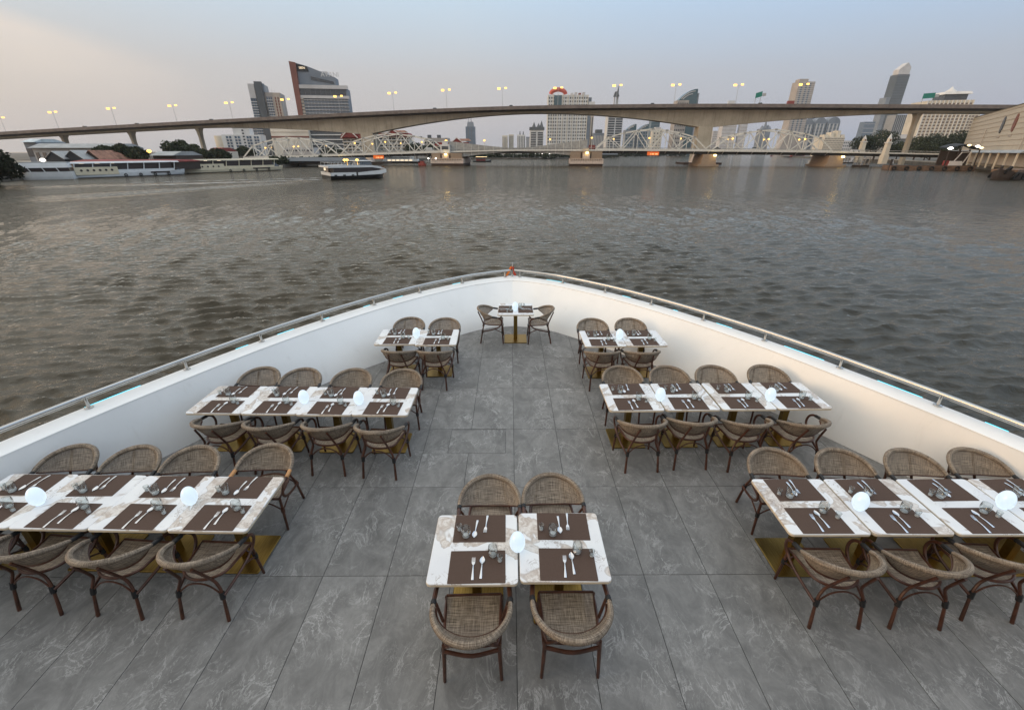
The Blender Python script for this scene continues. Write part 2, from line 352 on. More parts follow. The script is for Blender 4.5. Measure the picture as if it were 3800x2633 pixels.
# ------------------------------------------------------------------ river: one sheet with real waves near the boat
def river():
    nr = 900
    r = np.concatenate([4.0 * np.exp(np.linspace(0, math.log(900 / 4.0), nr - 12)), np.geomspace(1000, 9000, 12)])
    a = np.concatenate([np.linspace(R(-88), R(-54), 40)[:-1], np.linspace(R(-54), R(54), 760), np.linspace(R(54), R(88), 40)[1:]]); na = len(a)
    Rr, A = np.meshgrid(r, a, indexing='ij'); X = (Rr * np.sin(A)).astype(np.float32); Y = (Rr * np.cos(A)).astype(np.float32)
    dr = np.gradient(r)[:, None] * np.ones((1, na)); da = Rr * np.gradient(a)[None, :]; sp = np.maximum(dr, da)
    Z = np.zeros_like(X); HX = np.zeros_like(X); HY = np.zeros_like(X); g = np.random.default_rng(3)
    P = np.zeros_like(X)                                 # calmer and choppier patches
    for i in range(9): th = g.uniform(0, 6.28); k = 2 * math.pi / g.uniform(5, 22); P += np.sin(k * (X * math.cos(th) * .6 + Y * math.sin(th)) + g.uniform(0, 6.28)).astype(np.float32)
    P = np.clip(.86 + .05 * P, .6, 1.1)
    for i in range(110):
        lam = math.exp(g.uniform(math.log(.30), math.log(1.45))); th = R(100) + g.normal(0, R(21)); k = 2 * math.pi / lam
        amp = .0105 * lam ** .9 * g.uniform(.5, 1.4) * (1.0 if lam < 1.3 else .75)
        ph = g.uniform(0, 6.283); A_ = k * (X * math.cos(th) + Y * math.sin(th)) + ph + .6 * np.sin(X * .21 * g.uniform(.5, 1.5) + ph) + .5 * np.sin(Y * .17 * g.uniform(.5, 1.5))
        wgt = np.clip((lam / sp - 1.8) / 1.6, 0, 1); wgt = (amp * wgt * P).astype(np.float32); c_ = np.cos(A_); Z += wgt * np.sin(A_); HX += wgt * c_ * math.cos(th) * .5; HY += wgt * c_ * math.sin(th) * .5
    # the passing ferry's swell: low ridges running off to the left behind it
    for (ax, ay), (bx_, by), am in (((-57, 139), (-84, 84), .20), ((-57, 141), (-118, 112), .13)):
        ln = math.hypot(bx_ - ax, by - ay); ux, uy = (bx_ - ax) / ln, (by - ay) / ln; s_ = (X - ax) * ux + (Y - ay) * uy; d_ = -(X - ax) * uy + (Y - ay) * ux
        Z += (am * np.exp(-(d_ / (3.0 + .07 * np.maximum(s_, 0))) ** 2) * np.sin(d_ * 2 * math.pi / 4.2 + .35 * np.sin(s_ * .23)) * np.clip(s_ / 12, 0, 1) * np.clip((ln * 1.15 - s_) / 20, 0, 1)).astype(np.float32)
    V = np.stack([X + HX, Y + HY, WZ + Z], -1).reshape(-1, 3).astype(np.float32)
    idx = np.arange(nr * na).reshape(nr, na); q = np.stack([idx[:-1, :-1], idx[:-1, 1:], idx[1:, 1:], idx[1:, :-1]], -1).reshape(-1, 4)
    me = bpy.data.meshes.new('water'); me.vertices.add(len(V)); me.vertices.foreach_set('co', V.ravel())
    me.loops.add(q.size); me.loops.foreach_set('vertex_index', q.ravel().astype(np.int32)); me.polygons.add(len(q)); me.polygons.foreach_set('loop_start', np.arange(0, q.size, 4, dtype=np.int32))
    me.polygons.foreach_set('use_smooth', np.ones(len(q), dtype=bool)); me.update(); me.validate(); me.materials.append(M['river_water'])
    struct(obj('water', me))
river()

# ------------------------------------------------------------------ the boat we stand on: foredeck, bulwark, rail
POST = [(0, 10.62), (.62, 10.33), (1.18, 9.98), (2.07, 9.18), (2.87, 8.27), (3.59, 7.28), (4.22, 6.26), (4.76, 5.21), (5.26, 4.12), (5.66, 3.0), (5.95, 1.8), (6.1, .6), (6.18, -.6), (6.2, -3)]
FLOOR = [(0, 9.36), (.5, 9.26), (.97, 8.97), (1.7, 8.28), (2.4, 7.55), (3.08, 6.82), (3.80, 5.9), (4.40, 4.93), (4.93, 3.95), (5.34, 2.9), (5.62, 1.8), (5.78, .6), (5.86, -.6), (5.88, -3)]
BH = .80
def side_curve(pts): return [Vector((p.x, p.y)) for p in spline([(x, y, 0) for x, y in pts], 5)]
def offset(c, d):
    out = []
    for i, p in enumerate(c):
        a = c[max(0, i - 1)]; b = c[min(len(c) - 1, i + 1)]; t = (b - a).normalized(); nrm = Vector((-t.y, t.x)) * -1
        if nrm.x < 0: nrm = -nrm
        if i == 0: nrm = Vector((0, 1))
        out.append(p + nrm * d)
    out[0].x = 0; return out
def full(c): return [Vector((-p.x, p.y)) for p in c[:0:-1]] + list(c)     # port end -> bow -> starboard end
pc, fc = side_curve(POST), side_curve(FLOOR)
ci = offset(pc, -.255); co = offset(pc, .06)
ci[0] = Vector((0, 10.26))
for k_ in range(1, 8): ci[k_].y = min(ci[k_].y, 10.26 - .30 * (k_ / 7) ** 1.7)
FCI, FCO, FFC, FPC = full(ci), full(co), full(fc), full(pc)
boat = thing('cruise_boat', 'white bow of a cruise boat with bulwark, cap and steel handrail', 'boat')
rows = []
for k in range(9):
    t = k / 8; e = t ** 1.25
    rows.append([(f.x + (c.x - f.x) * e, f.y + (c.y - f.y) * e, -.02 + t * (BH + .02)) for f, c in zip(FFC, FCI)])
MB().grid(rows).build('bulwark', M['gelcoat'], boat, True)
lip = .025
MB().grid([[(p.x, p.y, BH - .004) for p in FCI], [(p.x, p.y, BH + lip - .008) for p in FCI], [(p.x + (q.x - p.x) * .04, p.y + (q.y - p.y) * .04, BH + lip) for p, q in zip(FCI, FCO)], [(q.x, q.y, BH + lip) for q in FCO], [(q.x, q.y, BH - .05) for q in FCO]]).build('bulwark_cap', M['gelcoat'], boat, True)
hrows = [[(q.x, q.y, BH - .05) for q in FCO]]
for z, s, rk in ((.0, .97, -.1), (-1.5, .88, -.5), (-3.0, .80, -1.1), (-4.6, .72, -1.8)):
    hrows.append([(q.x * s, q.y + rk * max(0, (q.y - 2) / 8), z) for q in FCO])
MB().grid(hrows).build('hull', M['gelcoat'], boat, True)
# handrail: flattened steel tube on short posts
RH = BH + lip + .155
rail_c = offset(pc, .0)
for s in (-1, 1):
    pts = [(s * p.x, p.y, RH) for p in rail_c[1:]]; pts[0] = (s * .05, 10.59, RH)
    MB().tube(pts, .025, 10).build('handrail', M['stainless'], boat, True)
    pts2 = [(s * p.x, p.y, RH - .055) for p in offset(pc, .05)[2:]]
    MB().tube(pts2, .009, 6).build('lower_rail', M['stainless'], boat, True)
acc = [0.0]
for a, b_ in zip(pc[:-1], pc[1:]): acc.append(acc[-1] + (b_ - a).length)
def along(d): return Vector((float(np.interp(d, acc, [p.x for p in pc])), float(np.interp(d, acc, [p.y for p in pc]))))
post_me = MB().tube([(0, 0, 0), (0, 0, .14)], .019, 10).mesh('post', M['stainless'], True); fl_me = MB().lathe([(.045, 0), (.045, .012), (.022, .022)], 14).mesh('flange', M['stainless'], True)
d = .20
while d < acc[-1] - .5:
    p = along(d)
    for s in (-1, 1):
        o = obj('post', post_me, boat, (s * p.x, p.y, BH + lip)); obj('flange', fl_me, o, (0, 0, 0.001))
    d += 1.13
# cyan strip lights let into the outer edge of the cap, lit in short lengths
led_c = offset(pc, .064)
lacc = [0.0]
for a, b_ in zip(led_c[:-1], led_c[1:]): lacc.append(lacc[-1] + (b_ - a).length)
for s, segs in ((-1, [(1.35, 1.6), (2.9, 3.15), (3.7, 3.85), (4.6, 4.75), (5.3, 5.6), (6.1, 6.3), (7.6, 8.2)]), (1, [(.9, 1.4), (2.9, 3.1), (4.1, 4.2), (5.0, 5.3), (6.2, 6.8), (7.5, 8.0), (8.6, 8.8)])):
    for d0, d1 in segs:
        pts = [(s * float(np.interp(t, lacc, [p.x for p in led_c])), float(np.interp(t, lacc, [p.y for p in led_c])), BH + lip - .001) for t in np.linspace(d0, d1, 5)]
        MB().tube(pts, .0065, 6).build('led_strip', M['cyan_led'], boat)
MB().tube([(0, 10.62, BH + lip), (0, 10.62, BH + .36)], .016, 8).lathe([(.05, 0), (.05, .012), (.02, .03)], 12, (0, 10.62, BH + lip)).build('jackstaff', M['stainless'], boat, True)
# garland of orange and red cloth tied to the jackstaff
def garland():
    o = thing('garland', 'orange and red cloth garland tied round the bow staff', 'garland', (0, 10.62, BH + lip))
    for mt, sgn, ph in (('orange_cloth', -1, 0.0), ('red_cloth', 1, 1.0), ('orange_cloth', -1, 2.0)):
        mb = MB(); rr = []
        for i in range(12):
            t = i / 11; z = .24 - .22 * t; x = sgn * (.02 + .075 * t) - (.05 * t if mt == 'orange_cloth' else .02); yy = -.03 + .03 * math.sin(5 * t + ph); wv = .022 + .012 * math.sin(9 * t + ph)
            rr.append([(x - wv, yy, z), (x, yy - .012, z + .008), (x + wv, yy + .006, z)])
        mb.grid(rr); mb.build('ribbon', M[mt], o, True)
    mb = MB(); mb.tube([(.03 * math.cos(t), .03 * math.sin(t), .2 + .012 * math.sin(3 * t)) for t in np.linspace(0, 6.2, 14)], .018, 8); mb.build('knot', M['red_cloth'], o, True)
garland()
# cabin front below and behind the viewer
paint('cabin_paint', (.60, .60, .58), .4); paint('dark_glass', (.02, .024, .028), .1, 0, .1, 2, 0, .6)
MB().box((0, -1.6, 1.1), (10.6, .3, 2.3)).build('cabin_front', M['cabin_paint'], boat)
for i in range(6): MB().box((-4.2 + i * 1.68, -1.43, 1.15), (1.4, .06, 1.5)).build('cabin_window', M['dark_glass'], boat)
MB().box((0, -2.6, 2.33), (11.0, 3.4, .14)).build('upper_deck', M['cabin_paint'], boat)

# deck floor with tiles, each one laid
fl = MB().prism([(p.x, p.y) for p in FFC][::-1], -.10, -.006).build('deck_floor', M['grout']); struct(fl)
def clip(poly, outline):
    def inside(p, a, b): return (b[0] - a[0]) * (p[1] - a[1]) - (b[1] - a[1]) * (p[0] - a[0]) >= -1e-9
    def inter(p, q, a, b):
        d1 = (q[0] - p[0], q[1] - p[1]); d2 = (b[0] - a[0], b[1] - a[1]); den = d1[0] * d2[1] - d1[1] * d2[0]
        t = ((a[0] - p[0]) * d2[1] - (a[1] - p[1]) * d2[0]) / den; return (p[0] + t * d1[0], p[1] + t * d1[1])
    out = poly
    for i in range(len(outline)):
        a, b = outline[i], outline[(i + 1) % len(outline)]; src = out; out = []
        for j in range(len(src)):
            p, q = src[j], src[(j + 1) % len(src)]
            ip, iq = inside(p, a, b), inside(q, a, b)
            if ip: out.append(p)
            if ip != iq: out.append(inter(p, q, a, b))
        if not out: return []
    return out
outl = [(p.x, p.y) for p in FFC][::-1]
if sum(a[0] * b[1] - b[0] * a[1] for a, b in zip(outl, outl[1:] + outl[:1])) < 0: outl = outl[::-1]
TW, TL, JT = .6, 1.197, .0026
tile_me = MB().prism([(-TW / 2 + JT, -TL / 2 + JT), (TW / 2 - JT, -TL / 2 + JT), (TW / 2 - JT, TL / 2 - JT), (-TW / 2 + JT, TL / 2 - JT)], -.006, 0.0).mesh('tile', M['stone_tile'])
HX0, HX1, HY0, HY1 = -.885, -.125, 4.725, 5.262
for i in range(-10, 10):
    for j in range(-4, 7):
        cx, cy_ = -.012 + (i + .5) * TW, 5.277 + (j - .5) * TL
        rect = [(cx - TW / 2 + JT, cy_ - TL / 2 + JT), (cx + TW / 2 - JT, cy_ - TL / 2 + JT), (cx + TW / 2 - JT, cy_ + TL / 2 - JT), (cx - TW / 2 + JT, cy_ + TL / 2 - JT)]
        if cy_ + TL / 2 < -1.3: continue
        cl = clip(rect, outl)
        if len(cl) < 3: continue
        pieces = [cl]
        if cx - TW / 2 < HX1 and cx + TW / 2 > HX0 and cy_ - TL / 2 < HY1 and cy_ + TL / 2 > HY0:      # cut round the hatch
            x0, y0, x1, y1 = rect[0][0], rect[0][1], rect[2][0], rect[2][1]; pieces = []
            g = .004
            pieces.append([(x0, y0), (x1, y0), (x1, HY0 - g), (x0, HY0 - g)])
            if x0 < HX0 - .01: pieces.append([(x0, HY0 - g), (HX0 - g, HY0 - g), (HX0 - g, y1), (x0, y1)])
            if x1 > HX1 + .01: pieces.append([(HX1 + g, HY0 - g), (x1, HY0 - g), (x1, y1), (HX1 + g, y1)])
        for pl in pieces:
            if len(pl) == 4 and len(pieces) == 1 and abs(abs(pl[2][0] - pl[0][0]) - (TW - 2 * JT)) < 1e-6 and abs(abs(pl[2][1] - pl[0][1]) - (TL - 2 * JT)) < 1e-6:
                obj('tile', tile_me, fl, (cx, cy_, 0))
            else:
                MB().prism([(p[0] - cx, p[1] - cy_) for p in pl], -.006, 0.0).build('tile', M['stone_tile'], fl, False, (cx, cy_, 0))
hatch = tag(MB().prism([(HX0, HY0), (HX1, HY0), (HX1, HY1), (HX0, HY1)], -.0059, .0012).build('floor_hatch', M['stone_tile']), 'rectangular stone-faced hatch let into the grey deck floor', 'hatch')

# ------------------------------------------------------------------ furniture
TZ = .67                                             # table top
def rrect(w, d, r, k=5):
    P = []
    for cx, cy_, a0 in ((w / 2 - r, d / 2 - r, 0), (-w / 2 + r, d / 2 - r, 90), (-w / 2 + r, -d / 2 + r, 180), (w / 2 - r, -d / 2 + r, 270)):
        for i in range(k + 1): an = R(a0 + 90 * i / k); P.append((cx + r * math.cos(an), cy_ + r * math.sin(an)))
    return P
def make_table():
    t = thing('dining_table', 'x', 'table')
    mb = MB(); o = rrect(.692, .692, .035); i_ = rrect(.686, .686, .032)
    mb.grid([[(x, y, TZ - .018) for x, y in o], [(x, y, TZ - .003) for x, y in o], [(x, y, TZ) for x, y in i_]], True); mb.f.append(tuple(range(2 * len(o), 3 * len(o)))); mb.f.append(tuple(range(len(o)))[::-1])
    top = mb.build('table_top', M['marble'], t)
    ed = MB().grid([[(x * .997, y * .997, TZ - .03) for x, y in o], [(x * 1.004, y * 1.004, TZ - .026) for x, y in o], [(x * 1.004, y * 1.004, TZ - .010) for x, y in o], [(x * .99, y * .99, TZ - .010) for x, y in o]], True); ed.f.append(tuple(range(len(o)))[::-1])
    ed.build('edge_band', M['table_edge'], top)
    MB().box((0, 0, (TZ - .03 + .014) / 2), (.075, .075, TZ - .03 - .014)).build('column', M['brass'], t)
    MB().grid([[(x, y, .001) for x, y in rrect(.45, .45, .02)], [(x, y, .011) for x, y in rrect(.45, .45, .02)], [(x, y, .014) for x, y in rrect(.442, .442, .018)]], True)
    b = MB(); pr = [[(x, y, .001) for x, y in rrect(.45, .45, .02)], [(x, y, .011) for x, y in rrect(.45, .45, .02)], [(x, y, .014) for x, y in rrect(.442, .442, .018)]]; b.grid(pr, True); n = len(pr[0]); b.f.append(tuple(range(2 * n, 3 * n)))
    b.build('base_plate', M['brass'], t)
    MB().box((0, 0, TZ - .036), (.30, .30, .008)).build('mounting_plate', M['black_wrap'], t)
    return t
def arc_uv_sheet(rows, uw, vw):
    mb = MB().grid(rows); n, m = len(rows), len(rows[0]); mb.uv = [(k / (m - 1) * uw, i / (n - 1) * vw) for i in range(n) for k in range(m)]; return mb
def make_chair(wrap, plain=False):
    # a barrel-backed armchair; "plain" is the lower one with straight legs and flat arms
    t = thing('armchair', 'x', 'chair'); FB, BR = M['woven_fabric'], M['brown_cane']; E = R(94)
    zt, ze, zb = (.645, .582, .44) if plain else (.70, .598, .472); yt, yb = (-.325, -.135) if plain else (-.285, -.150); y0 = .0
    def top(a): k = abs(a) / E; return (.284 * math.sin(a), y0 + (yt - y0) * math.cos(a), zt - (zt - ze) * k ** 2.1)
    def bot(a): k = abs(a) / E; return (.262 * math.sin(a), y0 + (yb - y0) * math.cos(a), zb + (ze - .012 - zb) * k ** 1.8)
    A = np.linspace(-E, E, 33); rows = []
    for j in range(7):
        s = j / 6; r = []
        for a in A:
            p, q = Vector(bot(a)), Vector(top(a)); c = p.lerp(q, s); c += Vector((math.sin(a), -math.cos(a), -.3)) * .014 * math.sin(math.pi * s); r.append(c)
        rows.append(r)
    back = arc_uv_sheet(rows, 1.0, .30).build('backrest', FB, t, True)
    # padded roll along the top edge, covered in the same cloth
    mb = MB(); mb.tube([Vector(top(a)) for a in A], [.0155 + .0095 * math.sin(math.pi * i / 32) ** .5 for i in range(33)], 10)
    mb.uv = [(i / 32 * 1.0, k / 10 * .14 + .4) for i in range(33) for k in range(10)]; mb.build('top_roll', FB, back, True)
    MB().tube([Vector(bot(a)) + Vector((0, -.004, -.004)) for a in A], .0085, 6).build('back_rail', BR, t, True)
    # seat: sling panel in a tube frame, straight in front, rounded behind
    if plain: out = [(-.215, .225), (-.213, .12), (-.208, 0), (-.20, -.12), (-.185, -.165), (-.1, -.175), (0, -.18), (.1, -.175), (.185, -.165), (.20, -.12), (.208, 0), (.213, .12), (.215, .225)]
    else: out = [(-.225, .215)] + [(-.225 + .010 * k, .215 - .075 * k) for k in (1, 2, 3)] + [(.195 * math.sin(a), -.02 - .15 * math.cos(a)) for a in np.linspace(R(-80), R(80), 13)] + [(.225 - .010 * k, .215 - .075 * k) for k in (3, 2, 1)] + [(.225, .215)]
    n = len(out); sz = .40; rows = []
    for s in (0.0, .25, .5, .75, 1.0):
        rows.append([(x * (1 - s), y * (1 - s) + .02 * s, sz + .004 - .016 * (1 - (1 - s) ** 2)) for x, y in out])
    mb = MB().grid(rows, True); mb.uv = [(x + .5, y + .5) for r_ in rows for x, y, z in r_]; mb.build('seat', FB, t, True)
    MB().tube([(x, y, sz) for x, y in out], .0125, 8, True).build('seat_frame', BR, t, True)
    WR = M[wrap] if wrap == 'black_wrap' else BR
    for s in (-1, 1):
        e = Vector(top(E)); e.x *= s
        if plain:
            arm = [e, Vector((.283 * s, .06, .578)), Vector((.278 * s, .15, .572)), Vector((.272 * s, .20, .564))]
            ao = MB().tube(arm, [.016, .018, .019, .016], 8, flat=1.0).build('arm', BR, t, True)
            MB().tube([e - (arm[1] - e) * .15, e + (arm[1] - e) * .85], .0215, 8).build('wrapping', M[wrap], ao, True)
            MB().tube(spline([(.281 * s, .055, .565), (.268 * s, .05, .545), (.243 * s, .03, .47), (.222 * s, .015, .40)], 3), .012, 8).build('arm_support', BR, t, True)
            rear = [(.12 * s, yt + .035, zt - .03), (.145 * s, -.215, .47), (.188 * s, -.17, .39), (.213 * s, -.18, 0)]
            MB().tube(spline(rear[:3], 3), .011, 8).build('back_post', BR, t, True)
            MB().tube([(.196 * s, -.165, .405), (.213 * s, -.18, 0)], [.017, .0125], 8).build('leg', BR, t, True)
            MB().tube([(.213 * s, .215, .40), (.226 * s, .235, 0)], [.017, .0125], 8).build('leg', BR, t, True)
            MB().tube([(.203 * s, -.17, .33), (.218 * s, .22, .33)], .010, 6).build('side_brace', BR, t, True)
            continue
        arm = spline([e, (.286 * s, .085, .588), (.286 * s, .15, .570), (.280 * s, .195, .527), (.271 * s, .205, .462), (.260 * s, .170, .398), (.247 * s, .09, .342), (.230 * s, -.03, .300), (.205 * s, -.192, .258)], 3)
        ao = MB().tube(arm, .0125, 8, flat=1.15).build('arm', BR, t, True)
        MB().tube([arm[0] - (arm[1] - arm[0]) * .3] + arm[:5], .0195, 8).build('wrapping', M[wrap], ao, True)
        rear = spline([(.108 * s, -.278, .655), (.124 * s, -.222, .53), (.140 * s, -.178, .42), (.160 * s, -.172, .36), (.187 * s, -.188, .27), (.203 * s, -.236, 0)], 3)
        lo = MB().tube(rear, [.0125] * (len(rear) - 2) + [.0145, .015], 8).build('leg', BR, t, True)
        MB().tube([(.184 * s, -.186, .285), (.190 * s, -.197, .225)], .021, 8).build('wrapping', WR, lo, True)
        fo = MB().tube([(.222 * s, .205, .40), (.228 * s, .212, .26), (.238 * s, .232, 0)], [.013, .014, .012], 8).build('leg', BR, t, True)
        MB().tube([(.226 * s, .211, .275), (.229 * s, .213, .225)], .0205, 8).build('wrapping', WR, fo, True)
        MB().tube(spline([(.240 * s, .06, .325), (.236 * s, .13, .29), (.229 * s, .205, .245)], 3), .0085, 6).build('side_brace', BR, t, True)
    if plain:
        MB().tube(spline([(-.20, -.172, .345), (0, -.21, .345), (.20, -.172, .345)], 4), .013, 6, flat=1.6).build('rear_brace', BR, t, True); return t
    MB().tube(spline([(-.187, -.190, .258), (-.10, -.178, .338), (0, -.176, .366), (.10, -.178, .338), (.187, -.190, .258)], 4), .0078, 6).build('rear_brace', BR, t, True)
    MB().tube(spline([(-.229, .213, .25), (-.12, .213, .33), (0, .213, .355), (.12, .213, .33), (.229, .213, .25)], 4), .0078, 6).build('front_brace', BR, t, True)
    return t
def make_small():
    P = {}
    b = MB(); o = rrect(.438, .298, .006, 2); i_ = rrect(.430, .290, .005, 2); n = len(o)
    b.grid([[(x, y, 0.0005) for x, y in o], [(x, y, .0022) for x, y in o], [(x, y, .0030) for x, y in i_]], True); b.f.append(tuple(range(2 * n, 3 * n)))
    P['placemat'] = b.mesh('placemat', M['mat_leather'])
    # fork: neck, four tines; spoon: bowl; both with a tapering handle that bows upwards
    def handle(b): 
        r = []
        for y, w, z in ((-.10, .006, .003), (-.097, .0095, .0035), (-.07, .0085, .006), (-.03, .0055, .009), (.01, .0038, .0085), (.03, .0040, .006)): r.append([(-w, y, z - .001), (0, y, z + .0012), (w, y, z - .001)])
        b.grid(r)
    b = MB(); handle(b); b.grid([[(-.004, .03, .005), (0, .03, .0066), (.004, .03, .005)], [(-.012, .045, .0035), (0, .045, .004), (.012, .045, .0035)], [(-.0135, .06, .003), (0, .06, .003), (.0135, .06, .003)]])
    for k in range(4): x = -.0112 + k * .00747; b.grid([[(x - .0022, .06, .003), (x + .0022, .06, .003)], [(x - .0019, .085, .0045), (x + .0019, .085, .0045)], [(x - .0010, .099, .008), (x + .0010, .099, .008)]])
    P['fork'] = b.mesh('fork', M['cutlery_steel'], True)
    b = MB(); handle(b); rr = []
    for i in range(7):
        t = i / 6; y = .03 + .068 * t; w = .021 * math.sin(math.pi * (.10 + .88 * t)) ** .75 if t < 1 else .003
        rr.append([(w * u, y, .0015 + .007 * (u * u) * (1 - .3 * t) + .004 * (1 - math.sin(math.pi * min(1, t * .9 + .05)))) for u in (-1, -.6, 0, .6, 1)])
    b.grid(rr); P['spoon'] = b.mesh('spoon', M['cutlery_steel'], True)
    def cup(name, prof_o, prof_i, base, seg=20):
        b = MB().lathe(prof_o + prof_i[::-1], seg); me = b.mesh(name, M['clear_glass'], True); bb = MB().lathe(base, seg).mesh('glass_base', M['thick_glass'], True); P[name] = me; P[name + '_base'] = bb
    cup('tumbler', [(.027, .001), (.034, .012), (.040, .045), (.0405, .065), (.037, .100)], [(.025, .016), (.031, .022), (.0375, .048), (.038, .065), (.0352, .0995)], [(.0265, .0012), (.030, .006), (.029, .012), (.018, .0165), (.002, .0175)])
    cup('shot_glass', [(.0165, .001), (.019, .02), (.0235, .060)], [(.014, .018), (.0172, .024), (.0222, .0597)], [(.0162, .0012), (.0182, .008), (.0172, .0165), (.010, .019), (.002, .0195)], 16)
    prof = []
    for i in range(19):
        a = math.pi * i / 18; z = .090 - .091 * math.cos(a); r = .0630 * math.sin(a) ** .85 * (1 - .10 * (z - .09) / .09)
        prof.append((max(r, .0012), z))
    prof = [p for p in prof if p[1] > .004]; prof = [(.034, .001)] + prof
    P['egg'] = MB().lathe(prof, 28).mesh('egg', M['lit_egg'], True)
    return P
ROW = {'A': 'centre table pair', 'B': 'lone bow table', 'C': 'two-table row by the grey-shaded bulwark', 'D': 'two-table row by the cream bulwark', 'E': 'middle row by the grey-shaded bulwark',
       'F': 'middle row by the cream bulwark', 'G': 'nearest row by the grey-shaded bulwark', 'H': 'nearest row by the cream bulwark'}
ORD = ['first', 'second', 'third', 'fourth']
def which(row, i):
    if row == 'A': return ('half towards the grey-shaded bulwark', 'half towards the cream bulwark')[i]
    return ORD[i] + ' from the aisle'
TABLES = {'A': [(-.350, 2.617, 0), (.358, 2.636, 0)], 'B': [(.055, 8.61, 0)], 'C': [(-1.318, 7.105, 1.5), (-2.008, 7.135, 1.5)], 'D': [(1.530, 7.035, .8), (2.228, 7.055, .8)],
          'E': [(-1.662, 4.950, -.8), (-2.352, 4.962, -.8), (-3.042, 4.985, -.8), (-3.732, 5.0, -.8)], 'F': [(1.525, 5.040, .6), (2.232, 5.050, .6), (2.948, 5.060, .6), (3.655, 5.072, .6)],
          'G': [(-2.648, 3.135, -1), (-3.338, 3.15, -1), (-4.028, 3.168, -1), (-4.718, 3.185, -1)], 'H': [(2.655, 3.075, -.3), (3.362, 3.072, -.3), (4.076, 3.068, -.3), (4.783, 3.066, -.3)]}
CHAIRS = {'A': ([(-.345, 2.16), (.385, 2.18)], [(-.255, 3.255), (.345, 3.275)]), 'C': ([(-1.30, 6.64), (-1.88, 6.66)], [(-1.28, 7.74), (-1.95, 7.78)]), 'D': ([(1.45, 6.60), (2.10, 6.60)], [(1.48, 7.70), (2.19, 7.71)]),
          'E': ([(-1.62, 4.46), (-2.27, 4.52), (-2.97, 4.54), (-3.60, 4.58)], [(-1.60, 5.56), (-2.32, 5.58), (-3.05, 5.60), (-3.66, 5.64)]),
          'F': ([(1.55, 4.56), (2.17, 4.61), (2.82, 4.57), (3.50, 4.56)], [(1.56, 5.65), (2.24, 5.65), (2.91, 5.66), (3.68, 5.67)]),
          'G': ([(-2.63, 2.70), (-3.36, 2.72), (-4.08, 2.77), (-4.82, 2.80)], [(-2.63, 3.75), (-3.39, 3.72), (-4.02, 3.73), (-4.70, 3.75)]),
          'H': ([(2.63, 2.60), (3.30, 2.59), (3.97, 2.65)], [(2.69, 3.65), (3.39, 3.64), (4.11, 3.63), (4.79, 3.64)])}
ROTN = {'A': (1.5, 0), 'C': (-3, -4), 'D': (1, 2), 'E': (-5, -2, -4, -6), 'F': (2, 1, 2, 4), 'G': (-3, -5, -6, -5), 'H': (-1, -2, -4)}
ROTF = {'A': (0, 1), 'C': (2, 3), 'D': (-2, -2), 'E': (2, 0, 4, 2), 'F': (-2, -1, -2, -4), 'G': (0, 3, 2, 4), 'H': (-3, -2, -1, -3)}
